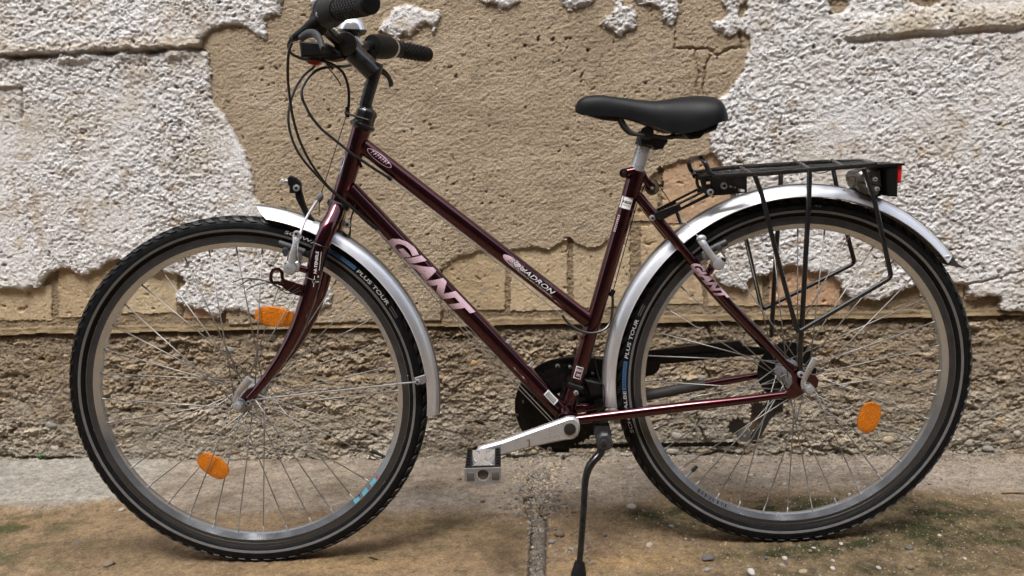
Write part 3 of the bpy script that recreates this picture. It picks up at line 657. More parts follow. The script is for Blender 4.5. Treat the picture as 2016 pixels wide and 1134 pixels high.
# gravel: grit nobody could count
def scatter(name, spots, parent=None):
    vs, fs, fm = [], [], []; r2 = random.Random(99)
    for (x, y, s, mi) in spots:
        z = ground_h(x, y); o = len(vs); a = r2.uniform(0, 6.28)
        fl = r2.uniform(.4, .8)
        P = [(math.cos(a+i*1.257)*s*r2.uniform(.7, 1.1), math.sin(a+i*1.257)*s*r2.uniform(.7, 1.1)) for i in range(5)]
        for p in P: vs.append((x+p[0], y+p[1], z-s*.2))
        for p in P: vs.append((x+p[0]*.75, y+p[1]*.75, z+s*fl*r2.uniform(.7, 1)))
        vs.append((x, y, z+s*fl*1.25))
        for i in range(5):
            j = (i+1) % 5; fs.append((o+i, o+j, o+5+j, o+5+i)); fm.append(mi); fs.append((o+5+i, o+5+j, o+10)); fm.append(mi)
    me = mesh(name, vs, fs, [SM[k] for k in SM], False, fm)
    o = new_obj(name, me, parent); o["kind"] = "stuff"; return o
sp = []; rg = random.Random(21)
def addg(n, px0, px1, py0, py1, smin, smax, kinds=(0, 1, 2, 3), gauss=False):
    for _ in range(n):
        if gauss: px, py = rg.gauss((px0+px1)/2, (px1-px0)/4), rg.gauss((py0+py1)/2, (py1-py0)/4)
        else: px, py = rg.uniform(px0, px1), rg.uniform(py0, py1)
        x, y = G(px, max(py, 900)); sp.append((x, y, rg.uniform(smin, smax)**1.0*rg.uniform(.5, 1), rg.choice(kinds)))
addg(1500, 1008, 1112, 903, 1025, .0014, .0062, (0, 1, 2, 2, 2, 0, 4), True)
addg(420, 1036, 1068, 1000, 1140, .001, .0042, (0, 2, 3, 0, 2))
addg(1500, -20, 2040, 896, 914, .001, .0060, (0, 1, 2, 2, 0, 3))
addg(1300, 1080, 2040, 905, 990, .0008, .0040, (0, 1, 2, 2, 0, 1, 3))
addg(2600, 1180, 2040, 985, 1140, .0006, .0036, (0, 1, 2, 2, 2, 2, 2, 4, 2, 4, 2))
addg(60, 1180, 2040, 985, 1140, .0006, .0022, (3, 6))
addg(60, 1075, 1180, 1035, 1110, .003, .007, (2, 0, 2, 1))
addg(90, 1015, 1105, 915, 1010, .004, .0085, (2, 0, 2, 1, 4))
addg(500, -20, 1040, 905, 1140, .0004, .0022, (1, 2, 2, 0))

addg(90, 1080, 1180, 1040, 1110, .001, .004, (2, 0, 1))
scatter("gravel", sp)

# weed at the foot of the wall, twig, dead leaf
LEAF = mat("weed_leaf", (.045, .10, .022), .6, 0, 0, 0, .3, 200)
TWIG = mat("dry_twig", (.22, .15, .09), .8, 0, 0, 0, .3, 100)
DLEAF = mat("dead_leaf", (.14, .09, .05), .7, 0, 0, 0, .3, 200)
wx, wy = G(86, 912); weed = empty("weed", (wx, wy-.01, ground_h(wx, wy))); tag(weed, "tiny green weed growing at the foot of the wall left of the front wheel", "weed")
rw = random.Random(3)
for k in range(26):
    a = rw.uniform(0, 6.28); d = rw.uniform(.002, .014); zc = rw.uniform(.003, .016); c = Vector((math.cos(a)*d*1.1, math.sin(a)*d*.6, zc))
    up = Vector((rw.uniform(-.5, .5), rw.uniform(-1, 0), rw.uniform(.2, 1))).normalized(); t1 = up.orthogonal().normalized(); t2 = up.cross(t1); s = rw.uniform(.0022, .0042)
    vs = [c-t1*s, c-t1*s*.3+t2*s*.6, c+t1*s*.6+t2*s*.5, c+t1*s*1.1, c+t1*s*.6-t2*s*.5, c-t1*s*.3-t2*s*.6]
    part("leaf", (vs, [(0, 1, 2, 3, 4, 5)]), LEAF, weed, False)
part("stem", join(*[tube([Vector((0, 0, -.003)), Vector((math.cos(a)*.006, math.sin(a)*.003, .012))], .0005, 5) for a in (0, 1.3, 2.6, 3.9, 5.2)]), LEAF, weed)
tx, ty = G(1972, 973); p2 = G(2040, 977)
twig = part("twig", tube(spline([Vector((tx, ty, .004)), Vector(((tx+p2[0])/2, (ty+p2[1])/2+.002, .007)), Vector((p2[0], p2[1], .004))]), [.0022, .0028, .002], 7), TWIG, None); tag(twig, "dry brown twig on the ground at the right edge of the picture", "twig")
lx, ly = G(733, 1100); zl_ = ground_h(lx, ly)+.002
lf = [Vector((lx-.013, ly+.004, zl_)), Vector((lx-.004, ly+.005, zl_+.004)), Vector((lx+.008, ly+.001, zl_+.003)), Vector((lx+.014, ly-.004, zl_)), Vector((lx+.005, ly-.005, zl_+.003)), Vector((lx-.006, ly-.001, zl_+.005))]
leaf = part("dead_leaf", join((lf, [(0, 1, 5), (1, 2, 4, 5), (2, 3, 4)]), ([v-Vector((0, 0, .0008)) for v in lf], [(5, 1, 0), (5, 4, 2, 1), (4, 3, 2)])), DLEAF, None, False); tag(leaf, "small curled brown dead leaf on the ground below the front wheel", "leaf")

# the house across the lane, behind the viewer: it shuts off the low sky as the dark reflections in the paint show
lane = part("building", join(box((0.5, -4.6, 3.4), (26, .4, 7.0))), mat("lane_render", (.12, .10, .085), .9, 0, 0, 0, .2, 3), None, False)
lane["kind"] = "structure"
#BIKE
# ================================================================== THE BICYCLE
bike = empty("bicycle", (X0, 0, 0)); bike.rotation_euler = (LEAN, 0, 0)
tag(bike, "dark maroon step-through city bicycle with silver mudguards and black rear rack, standing on its kickstand", "bicycle")
def BP(pts, n=8, sp=True):
    P = [B(*p) for p in pts]; return spline(P, n) if sp else P
def V(*a): return Vector(a)
def mir(P): return [Vector((p.x, -p.y, p.z)) for p in P]
def bolt(px, py, lat, r, parent, mt=None, name="bolt"):
    c = B(px, py, lat)
    g = join(cyl(c+V(0, .003, 0), c-V(0, .004, 0), r, 14, r*.2), )
    o = part(name, g, mt or ALU, parent)
    part("socket", cyl(c-V(0, .0035, 0), c-V(0, .0043, 0), r*.5, 6), BLACK_D, o, False)
    return o
# ---------------- wheels
RT, RC, TH = .351, .3315, .0195
def tyre_lat(r): return .0185*math.sqrt(max(0, 1-((r-RC)/TH)**2))
def make_wheel(front):
    w = empty("wheel", (0, 0, 0), bike)
    w["label"] = "front wheel with grey rim, wire spokes and amber reflectors" if front else "rear wheel with grey rim, wire spokes and one amber reflector"
    prof = []
    for k in range(25):
        a = math.pi*(-.30)+(math.pi*1.60)*k/24
        prof.append((RC+TH*math.sin(a), .0185*math.cos(a)))
    prof += [(.3155, -.0095), (.3155, .0095)]
    part("tyre", revolve(prof, 220), RUBBER, w, angle=50)
    for sgn in (-1, 1):
        rr = [(.3245, 0), (.3285, 0)]
        pr = [(r, sgn*(tyre_lat(r)+.0004)) for r in (.3242, .3264, .3288)]+[(.3288, sgn*(tyre_lat(.3288)-.001)), (.3242, sgn*(tyre_lat(.3242)-.001))]
        part("reflective_stripe", revolve(pr, 180), STRIPE, w)
        # thin moulding ribs
        for r0 in (.3392, .3182):
            pr = [(r0-.0006, sgn*(tyre_lat(r0)-.0006)), (r0, sgn*(tyre_lat(r0)+.0006)), (r0+.0006, sgn*(tyre_lat(r0)-.0006))]
            part("moulding_rib", revolve(pr, 150), RUBBER, w)
    # tread blocks
    vs, fs = [], []
    N = 84
    def block(a0, a1, b0, b1, hh, skew):
        o = len(vs)
        for (top) in (0, 1):
            for (u, v) in ((0, 0), (1, 0), (1, 1), (0, 1)):
                b = b0+(b1-b0)*v; a = a0+(a1-a0)*(u*(1-.25*top)+.12*top)+skew*v
                rad = TH+(hh if top else -.002)
                r = RC+rad*math.sin(b); y = rad*.0185/TH*math.cos(b)
                vs.append((r*math.cos(a), y, r*math.sin(a)))
        fs.extend([(o+4, o+5, o+6, o+7), (o, o+1, o+5, o+4), (o+1, o+2, o+6, o+5), (o+2, o+3, o+7, o+6), (o+3, o, o+4, o+7)])
    for i in range(N):
        a = 2*math.pi*i/N; d = 2*math.pi/N
        for s in (1, -1):
            f = lambda b: b if s == 1 else math.pi-b
            block(a, a+d*.62, f(R(35)), f(R(52)), .0026, d*.35)
            block(a+d*.2, a+d*.78, f(R(54)), f(R(70)), .0022, d*.35)
            block(a+d*.05, a+d*.6, f(R(72)), f(R(87)), .0016, d*.2)
    part("tread", (vs, fs), TREAD, w, False, kind="stuff")
    # rim
    rim = part("rim", revolve([(.3165, .0125), (.3165, .0095), (.3130, .0090), (.3130, -.0090), (.3165, -.0095), (.3165, -.0125), (.3025, -.0125), (.2930, -.0062), (.2918, 0), (.2930, .0062), (.3025, .0125)], 200), RIM, w, angle=18)
    for sgn in (-1, 1):
        part("brake_track", revolve([(.3160, sgn*.0124), (.3160, sgn*.0129), (.3100, sgn*.0130), (.3098, sgn*.0127), (.3030, sgn*.0129), (.3028, sgn*.0122)], 200), RIM_W, rim, angle=18)
    # hub and spokes
    fl = .030; rf = .0205 if front else .0225
    hub = part("hub", revolve([(0.006, -.050), (.006, .050), (.010, .050), (.010, .036), (.013, .034), (rf+.004, .0305), (rf+.004, .0280), (.014, .024), (.0125 if front else .017, 0), (.014, -.024), (rf+.004, -.028), (rf+.004, -.0305), (.013, -.034), (.010, -.036), (.010, -.050)], 40), ALU_D, w)
    meshes = {}
    for k in range(36):
        side = -1 if k % 2 == 0 else 1; lead = (k//2) % 2
        key = (side, lead)
        if key not in meshes:
            off = R(60) if lead else -R(60); yy = side*(fl+(.0016 if lead else -.0016))
            p0 = V(rf*math.cos(off), yy, rf*math.sin(off)); p1 = V(.292, side*.0015, 0); d = (p1-p0).normalized()
            g = join(tube([p0, p1], .00120, 6), tube([p1-d*.011, p1-d*.001, p1+d*.003], [.0016, .0019, .0024], 8))
            meshes[key] = mesh("spoke", g[0], g[1], SPOKE)
        o = new_obj("spoke", meshes[key], w); o.rotation_euler = (0, -2*math.pi*k/36, 0)
    return w, rim, hub
# wheel centres as measured
FWC = V(-X0, 0, .351); BWC = V(1.07123-X0, 0, .351)
wf, rimf, hubf = make_wheel(True); wr, rimr, hubr = make_wheel(False)
ha = R(70.5); ST = -.0242
ax = V(math.cos(ha), 0, math.sin(ha)); off = V(math.sin(ha), 0, -math.cos(ha))*.045
MS = Matrix.Rotation(ST, 3, ax)
wf.matrix_local = Matrix.Translation(FWC+(MS @ (-off))+off) @ MS.to_4x4()
wr.location = BWC
bpy.context.view_layer.update()
WFI = wf.matrix_local.inverted(); WRI = wr.matrix_local.inverted()
def in_wheel(px, py, lat, front):
    p = (WFI if front else WRI) @ B(px, py, lat); return p
def polar(px, py, lat, front):
    p = in_wheel(px, py, lat, front); return math.atan2(p.z, p.x), math.hypot(p.x, p.z)

# ---------------- lettering
def glyphs(txt, bold=0.0, strips=6):
    cu = bpy.data.curves.new("t", 'FONT'); cu.body = txt; cu.size = 1; cu.offset = bold; cu.resolution_u = 3
    o = bpy.data.objects.new("t", cu); col.objects.link(o); bpy.context.view_layer.update()
    me = bpy.data.meshes.new_from_object(o.evaluated_get(bpy.context.evaluated_depsgraph_get()))
    bpy.data.objects.remove(o); bpy.data.curves.remove(cu)
    bm = bmesh.new(); bm.from_mesh(me); bpy.data.meshes.remove(me)
    xs_ = [v.co.x for v in bm.verts]; x0, x1 = min(xs_), max(xs_)
    for k in range(1, strips):
        bmesh.ops.bisect_plane(bm, geom=bm.verts[:]+bm.edges[:]+bm.faces[:], plane_co=(0, .73*k/strips, 0), plane_no=(0, 1, 0))
    nx = max(2, int((x1-x0)*3))
    for k in range(1, nx):
        bmesh.ops.bisect_plane(bm, geom=bm.verts[:]+bm.edges[:]+bm.faces[:], plane_co=(x0+(x1-x0)*k/nx, 0, 0), plane_no=(1, 0, 0))
    bm.verts.index_update()
    vs = [((v.co.x-x0)/(x1-x0), v.co.y/.73) for v in bm.verts]; fs = [tuple(v.index for v in f.verts) for f in bm.faces]; bm.free()
    return vs, fs
def letter_tube(name, txt, P0, P1, r, s0, s1, v0, v1, mt, parent, shear=0., bold=0.0, flat=False, gl=None, lift=.0004):
    """print wrapped round a straight tube: s0..s1 along it (0..1), v0..v1 across it in radii"""
    P0, P1 = Vector(P0), Vector(P1); t = (P1-P0); L = t.length; t.normalize()
    n = V(0, -1, 0); n = (n-t*n.dot(t)).normalized(); up = t.cross(n)
    if up.z < 0: up = -up
    g = gl or glyphs(txt, bold); out = []
    Hh = (v1-v0)*r
    for u, v in g[0]:
        vv = v0+(v1-v0)*v; s = s0*L+(s1-s0)*L*u+shear*v*Hh
        rr = r(s/L) if callable(r) else r
        ph = math.asin(max(-.98, min(.98, vv)))
        out.append(P0+t*s+(up*math.sin(ph)+n*math.cos(ph))*(rr+lift))
    return part(name, (out, g[1]), mt, parent, False)
def letter_tyre(name, txt, wheel, front, a0, a1, r0, r1, mt, gl=None, sl=0.15):
    g = gl or glyphs(txt, .01, 3); out = []
    for u, v in g[0]:
        r = r0+(r1-r0)*v; a = a0+(a1-a0)*(u)-sl*v*(r1-r0)/.33*(1 if a1 < a0 else -1)
        out.append(V(r*math.cos(a), -(tyre_lat(r)+.0006), r*math.sin(a)))
    return part(name, (out, g[1]), mt, wheel, False)
QUAD = ([(0, 0), (.1, 0), (.2, 0), (.3, 0), (.4, 0), (.5, 0), (.6, 0), (.7, 0), (.8, 0), (.9, 0), (1, 0), (1, 1), (.9, 1), (.8, 1), (.7, 1), (.6, 1), (.5, 1), (.4, 1), (.3, 1), (.2, 1), (.1, 1), (0, 1)], [(i, i+1, 20-i, 21-i) for i in range(10)])
def ang2(front, pa, pb, rlat=-.0185):
    a = polar(*pa, rlat, front)[0]; b = polar(*pb, rlat, front)[0]
    while b-a > math.pi: b -= 2*math.pi
    while b-a < -math.pi: b += 2*math.pi
    return a, b
def quads(rects):
    vs, fs = [], []
    for (a0_, b0_, a1_, b1_) in rects:
        o = len(vs); vs += [(a0_, b0_), (a1_, b0_), (a1_, b1_), (a0_, b1_)]; fs.append((o, o+1, o+2, o+3))
    return vs, fs
a, b = ang2(True, (559, 463), (648, 497)); letter_tyre("lettering", "SCHWALBE", wf, True, a, b, .3330, .3392, TXT_GREY)
a, b = ang2(True, (650, 498), (697, 532)); letter_tyre("patch", "", wf, True, a, b, .3330, .3400, BLUE_D, gl=QUAD, sl=0)
letter_tyre("lettering", "MARATHON", wf, True, a-.01, b+.01, .3345, .3388, TXT_DIM).data.materials[0] = BLACK_D
a, b = ang2(True, (700, 537), (761, 601)); letter_tyre("lettering", "PLUS TOUR", wf, True, a, b, .3330, .3398, TXT_GREY)
a, b = ang2(True, (765, 606), (778, 627)); DASH = quads([(k/9, 0, k/9+.08, 1) for k in range(9)]); letter_tyre("small_print", "", wf, True, a, b, .3375, .3392, TXT_DIM, gl=DASH); letter_tyre("small_print", "", wf, True, a, b, .3338, .3355, TXT_DIM, gl=DASH)
a, b = ang2(False, (1247, 852), (1229, 770)); letter_tyre("lettering", "SCHWALBE", wr, False, a, b, .3330, .3395, TXT_GREY)
a, b = ang2(False, (1229, 768), (1233, 712)); letter_tyre("patch", "", wr, False, a, b, .3330, .3400, BLUE_D, gl=QUAD, sl=0)
letter_tyre("lettering", "MARATHON", wr, False, a-.01, b+.01, .3345, .3388, TXT_DIM).data.materials[0] = BLACK_D
a, b = ang2(False, (1234, 706), (1257, 630)); letter_tyre("lettering", "PLUS TOUR", wr, False, a, b, .3330, .3398, TXT_GREY)
a, b = ang2(False, (1259, 622), (1268, 600)); letter_tyre("small_print", "", wr, False, a, b, .3375, .3392, TXT_DIM, gl=DASH); letter_tyre("small_print", "", wr, False, a, b, .3338, .3355, TXT_DIM, gl=DASH)
a, b = ang2(False, (1603, 405), (1617, 406)); letter_tyre("lettering", "42", wr, False, a, b, .3355, .3395, TXT_DIM)
# rim stickers on the sloping inner wall
def rim_patch(rim, front, pa, pb, mt, v0=0., v1=1., name="sticker"):
    a, b = ang2(front, pa, pb, -.010); vs, fs = [], []
    for i in range(9):
        an = a+(b-a)*i/8
        for v in (v0, v1):
            r = .3020+(.2935-.3020)*v; y = -(.0122+(.0066-.0122)*v)-.0004
            vs.append((r*math.cos(an), y, r*math.sin(an)))
    for i in range(8): fs.append((2*i, 2*i+1, 2*i+3, 2*i+2))
    part(name, (vs, fs), mt, rim, False)
for pa, pb, mt, v0, v1 in [((702, 990), (712, 981), CYAN_D, .05, .95), ((712, 975), (704, 983), BLACK_D, .7, .98), ((717, 973), (727, 962), CYAN_D, .05, .95), ((722, 966), (715, 974), BLACK_D, .7, .98), ((733, 954), (742, 941), CYAN_D, .05, .95), ((744, 940), (746, 936), RED_T, .3, .8)]:
    rim_patch(rimf, True, pa, pb, mt, v0, v1)
for i in range(16):
    t0 = i/16; f = lambda t: (1374+62*t, 966+34*t+2*math.sin(t*20)); rim_patch(rimr, False, f(t0), f(t0+.035), BLACK_D, .25+.3*(i % 2), .6+.3*((i+1) % 2))
# valves
for front, w, p0, p1 in ((True, wf, (768, 901), (742, 889)), (False, wr, (1344, 945), (1365, 921))):
    a0, r0 = polar(*p0, 0, front); d = V(math.cos(a0), 0, math.sin(a0))
    v = part("valve", tube([d*.293, d*.276], .0028, 10), BLACK_D if front else ALU_D, w); part("valve_cap", tube([d*.277, d*.273, d*.262], [.0034, .004, .0034], 10), BLACK_D, v)
# spoke reflectors
def reflector(front, px, py, wpx, hpx, tilt, parent):
    c = in_wheel(px, py, -.004, front); a_, b_ = wpx/2/1040, hpx/2/1040; vs = []
    n = 36; T = R(tilt); rings = ((1, .003), (1, -.0022), (.92, -.0032), (.5, -.0034))
    for s, y in rings:
        for k in range(n):
            t_ = 2*math.pi*k/n; x = a_*s*math.copysign(abs(math.cos(t_))**.85, math.cos(t_)); z = b_*s*math.copysign(abs(math.sin(t_))**.8, math.sin(t_))
            vs.append(c+V(x*math.cos(T)-z*math.sin(T), y, x*math.sin(T)+z*math.cos(T)))
    fs = []
    for q in range(3):
        for k in range(n): fs.append((q*n+k, q*n+(k+1) % n, (q+1)*n+(k+1) % n, (q+1)*n+k))
    fs.append(tuple(range(3*n, 4*n))); fs.append(tuple(range(n-1, -1, -1)))
    part("reflector", (vs, fs), ORANGE, parent, angle=30)
reflector(True, 540, 623, 78, 40, -9, wf); reflector(True, 420, 917, 70, 42, -38, wf); reflector(False, 1711, 822, 66, 44, 75, wr)

# ---------------- frame
frame = empty("frame", (0, 0, 0), bike); frame["label"] = "dark maroon glossy painted frame with pink GIANT lettering"
HT0, HT1 = B(667, 402), B(713, 250)
part("head_tube", tube([HT0, HT0+(HT1-HT0)*.12, HT0+(HT1-HT0)*.88, HT1], [.0185, .0172, .0172, .0185], 28), MAROON, frame)
TT0, TT1 = B(716, 288), B(1158, 631)
part("top_tube", tube([TT0, TT1], .0152, 28), MAROON, frame)
DT0, DT1 = B(688, 373), B(1117, 822)
part("down_tube", tube([DT0, DT1], .0178, 28), MAROON, frame)
BB = B(1115, 816)
S0, S1 = BB, B(1254, 336)
part("seat_tube", tube([S0, S1], .0150, 28), MAROON, frame)
part("bottom_bracket_shell", join(cyl(BB-V(0, .036, 0), BB+V(0, .036, 0), .0215, 32, .002), cyl(BB-V(0, .043, 0), BB-V(0, .036, 0), .018, 24)), MAROON, frame)
CSn = BP([(1135, 826, -.030), (1210, 817, -.036), (1350, 800, -.050), (1450, 789, -.059), (1548, 776, -.064)])
part("chain_stay", tube(CSn, [.0098, .0105, .0098, .0085, .0068], 18), MAROON, frame)
CSf = mir(CSn); part("chain_stay", tube(CSf, [.0098, .0105, .0098, .0085, .0068], 18), MAROON, frame)
part("stay_protector", tube(CSf[5:22], .0109, 16), PROT, frame)
SSn = BP([(1256, 384, -.004), (1278, 412, -.014), (1310, 450, -.026), (1364, 515, -.037), (1437, 600, -.049), (1500, 666, -.058), (1558, 728, -.065)])
part("seat_stay", tube(SSn, [.0085, .0095, .0098, .0092, .0085, .0078, .0068], 18), MAROON, frame)
part("seat_stay", tube(mir(SSn), [.0085, .0095, .0098, .0092, .0085, .0078, .0068], 18), MAROON, frame)
part("seat_cluster", join(tube([B(1240, 388), B(1253, 340)], .0168, 24), cyl(B(1228, 341, -.018), B(1228, 341, .012), .0085, 20, .002), tube([B(1230, 341, -.004), B(1250, 337, -.004)], .0095, 12)), MAROON, frame)
bolt(1229, 341, -.019, .0045, frame, BLACKP)
part("stay_bridge", tube([B(1300, 440, -.018), B(1300, 440, .018)], .006, 12), MAROON, frame)
# rear dropouts
drop = [(1538, 716), (1555, 722), (1578, 736), (1590, 737), (1606, 740), (1612, 752), (1606, 764), (1596, 770), (1578, 778), (1562, 790), (1545, 788), (1538, 776)]
part("dropout", pix_prism([(1540, 704), (1552, 711), (1572, 723), (1590, 734), (1604, 737), (1611, 747), (1609, 761), (1597, 769), (1580, 771), (1568, 782), (1552, 786), (1545, 782), (1544, 771), (1555, 764), (1561, 752), (1557, 737), (1546, 722), (1535, 711)], -.066, .006, .001), MAROON, frame)
dp = pix_prism([(1540, 704), (1552, 711), (1572, 723), (1590, 734), (1604, 737), (1611, 747), (1609, 761), (1597, 769), (1580, 771), (1568, 782), (1552, 786), (1545, 782), (1544, 771), (1555, 764), (1561, 752), (1557, 737), (1546, 722), (1535, 711)], -.066, .006, .001)
part("dropout", ([Vector((v[0], -v[1], v[2])) for v in dp[0]], [tuple(reversed(f)) for f in dp[1]]), MAROON, frame)
# bosses and guides
part("cable_stop", join(tube([B(763, 348, -.016), B(771, 355, -.016)], .0035, 10)), BLACKP, frame)
part("cable_stop", join(tube([B(733, 443, -.016), B(743, 452, -.016)], .0035, 10)), BLACKP, frame)
for px, py in ((1002, 672), (1046, 717)):
    c = B(px, py, 0); part("bottle_bolt", join(tube([c-V(.003, 0, .004), c+V(.003, 0, .0035)], .0038, 10), tube([c-V(.005, 0, .006), c-V(.002, 0, .002)], .005, 10)), CHROME, frame)
part("cable_guide", tube([B(706, 318, -.01), B(712, 330, -.012)], .003, 8), MAROON, frame)
part("boss", tube([B(1144, 662, -.012), B(1147, 666, -.022)], .004, 10), MAROON, frame)
# print on the frame
letter_tube("lettering", "GIANT", DT0, DT1, .0178, (765-688)/(1117-688)+.002, (925-688)/(1117-688)-.048, -.95, .80, PINK, frame, shear=.66, bold=.055)
def oval_g(n=28, hole=0.0):
    vs = [(.5+.5*math.cos(2*math.pi*k/n), .5+.5*math.sin(2*math.pi*k/n)) for k in range(n)]
    if not hole:
        vs = [(.5, .5)]+[(.5+.5*q/6*math.cos(2*math.pi*k/n), .5+.5*q/6*math.sin(2*math.pi*k/n)) for q in range(1, 7) for k in range(n)]
        fs = [(0, 1+k, 1+(k+1) % n) for k in range(n)]
        for q in range(5): fs += [(1+q*n+k, 1+q*n+n+k, 1+q*n+n+(k+1) % n, 1+q*n+(k+1) % n) for k in range(n)]
        return vs, fs
    if hole:
        vs += [(.5+(.5-hole*.25)*math.cos(2*math.pi*k/n), .5+(.5-hole)*math.sin(2*math.pi*k/n)) for k in range(n)]
        return vs, [(k, (k+1) % n, n+(k+1) % n, n+k) for k in range(n)]
    return vs, [tuple(range(n))]
def quads(rects):
    vs, fs = [], []
    for (a0_, b0_, a1_, b1_) in rects:
        o = len(vs); vs += [(a0_, b0_), (a1_, b0_), (a1_, b1_), (a0_, b1_)]; fs.append((o, o+1, o+2, o+3))
    return vs, fs
MARKS = quads([(k/7+.01, .45 if k % 2 else .60, k/7+.10, 1.) for k in range(7)]+[(k/7+.01, .1, k/7+.05, .40) for k in range(7)])
def tt(x): return (x-716)/(1158-716)
letter_tube("emblem", "", TT0, TT1, .0152, tt(725), tt(768), -.28, .58, MAROON_D, frame, gl=oval_g())
letter_tube("emblem_ring", "", TT0, TT1, .0152, tt(724), tt(769), -.32, .60, PINK, frame, gl=oval_g(28, .09), lift=.0007)
letter_tube("lettering", "", TT0, TT1, .0152, tt(731), tt(763), -.02, .42, PINK, frame, shear=.2, gl=MARKS, lift=.0009)
letter_tube("emblem", "", TT0, TT1, .0152, tt(985), tt(1028), -.42, .55, PINK, frame, gl=oval_g())
letter_tube("lettering_shadow", "SQUADRON", TT0, TT1, .0152, tt(996), tt(1082), -.14, .52, BLACK_D, frame, shear=.55, bold=.06, lift=.0007)
letter_tube("lettering", "SQUADRON", TT0, TT1, .0152, tt(997), tt(1082), -.08, .46, WHITE_D, frame, shear=.55, bold=.0, lift=.0010)
letter_tube("lettering", "RESEARCH AND DEVELOPMENT", TT0, TT1, .0152, tt(1018), tt(1086), -.42, -.24, WHITE_D, frame, shear=.3, bold=.01, lift=.0007)
# seat stay print: straight piece between two measured points
sa, sb = B(1352, 501, -.0352), B(1437, 600, -.049)
letter_tube("lettering", "GIANT", sa, sb, .0096, .12, .80, -.85, .78, PINK, frame, shear=.75, bold=.055, lift=.0006)
# seat tube stickers
SL = (S1-S0).length
def st(y): return (816-y)/(816-336)
RECT = ([(u/4, v/6) for v in range(7) for u in range(5)], [(v*5+u, v*5+u+1, v*5+u+6, v*5+u+5) for v in range(6) for u in range(4)])
def plate_on_tube(name, P0, P1, r, s0, s1, v0, v1, mt, parent, lift=.0004): return letter_tube(name, "", P0, P1, r, s0, s1, v0, v1, mt, parent, gl=([(y, x) for x, y in RECT[0]], RECT[1]), lift=lift)
plate_on_tube("sticker", S0, S1, .0150, st(407), st(377), -.35, .92, WHITE_D, frame)
def cross_text(name, txt, P0, P1, r, s, hgt, v0, v1, mt, parent, lift=.0008, bold=.02, shear=.2):
    """print running across the tube"""
    P0, P1 = Vector(P0), Vector(P1); t = (P1-P0); L = t.length; t.normalize(); n = V(0, -1, 0); rgt = n.cross(t)*-1
    if rgt.x < 0: rgt = -rgt
    g = glyphs(txt, bold, 2); out = []
    for u, v in g[0]:
        vv = v0+(v1-v0)*u+shear*v*(hgt*L/r)*.5; ph = math.asin(max(-.97, min(.97, vv)))
        out.append(P0+t*(s*L+hgt*L*v)+(rgt*math.sin(ph)+n*math.cos(ph))*(r+lift))
    part(name, (out, g[1]), mt, parent, False)
cross_text("lettering", "RIESE", S0, S1, .0150, st(397), .010, -.80, .28, BLACK_D, frame)
for i_ in range(6): plate_on_tube("print_line", S0, S1, .0150, st(401.5), st(400), -.15+i_*.14, -.07+i_*.14, RUBGREY, frame, .0007)

plate_on_tube("sticker", S0, S1, .0150, st(738), st(714), -.30, .62, WHITE_D, frame)
plate_on_tube("sticker_field", S0, S1, .0150, st(736.3), st(715.7), -.22, .54, BLACK_D, frame, .0006)
for y_, n_m in ((724, 4), (733, 3)):
    for i_ in range(n_m): plate_on_tube("print_mark", S0, S1, .0150, st(y_), st(y_-5.5), -.14+i_*.17, -.02+i_*.17, PINK, frame, .001)
dq = lambda x: (x-688)/(1117-688)
t_, n_ = (S1-S0).normalized(), V(0, -1, 0); up_ = t_.cross(n_)
sgn_ = -1 if up_.z > 0 else 1
for i_ in range(9):
    for a0_, a1_ in ((.0, .32), (.55, .9)):
        y_ = 452-i_*3.6; plate_on_tube("print_mark", S0, S1, .0150, st(y_), st(y_-2.2), .60+.25*a0_, .60+.25*a1_, PINK, frame, .0005)
letter_tube("sticker", "", DT0, DT1, .0178, dq(1066), dq(1087), .05, .72, WHITE_D, frame, gl=RECT)
for i in range(11): letter_tube("barcode_bar", "", DT0, DT1, .0178, dq(1068+i*1.6), dq(1068.9+i*1.6), .12, .64, BLACK_D, frame, gl=RECT, lift=.0007)
# head badge
letter_tube("badge", "", HT0, HT1, .0172, .36, .62, .60, .97, ALU, frame, gl=oval_g(24, .32), lift=.0006)
letter_tube("badge_stripe", "", HT0, HT1, .0172, .42, .55, .72, .96, ALU, frame, gl=([(0, 0), (.3, .5), (.7, 1), (.85, 1), (.6, .4), (.25, 0)], [(0, 1, 2, 3, 4, 5)]), lift=.0008)

# ---------------- fork and headset
fork = empty("fork", (0, 0, 0), bike); fork["label"] = "dark maroon curved front fork"
part("steerer", tube([B(668, 400), B(661, 425), B(655, 447)], [.0165, .0170, .0185], 24), MAROON, fork)
LN = [(664, 408, -.010), (655, 430, -.024), (644, 452, -.038), (633, 482, -.048), (622, 520, -.0525), (612, 565, -.0545), (600, 605, -.056), (583, 650, -.057), (558, 697, -.058), (530, 738, -.0585), (506, 768, -.059), (490, 785, -.059)]
LP = BP(LN); part("fork_leg", tube(LP, [.0150, .0158, .0165, .0160, .0150, .0148, .0142, .0132, .0115, .0095, .0078, .0068], 22), MAROON, fork)
part("fork_leg", tube(mir(LP), [.0150, .0158, .0165, .0160, .0150, .0148, .0142, .0132, .0115, .0095, .0078, .0068], 22), MAROON, fork)
part("crown_bridge", tube([B(650, 440, -.03), B(650, 440, .03)], .014, 16), MAROON, fork)
part("cable_tie", tube([B(617, 478, -.062), B(632, 484, -.068), B(650, 489, -.060)], .0012, 6), CABLE, fork)
part("cable_tie", tube([B(602, 546, -.066), B(618, 552, -.071), B(632, 551, -.062)], .0012, 6), CABLE, fork)
part("wire", tube(BP([(640, 490, -.069), (631, 540, -.071), (620, 600, -.072), (600, 650, -.072), (575, 695, -.071)]), .0008, 6), CABLE, fork)
fa, fb = B(621, 560, -.054), B(628, 492, -.051)
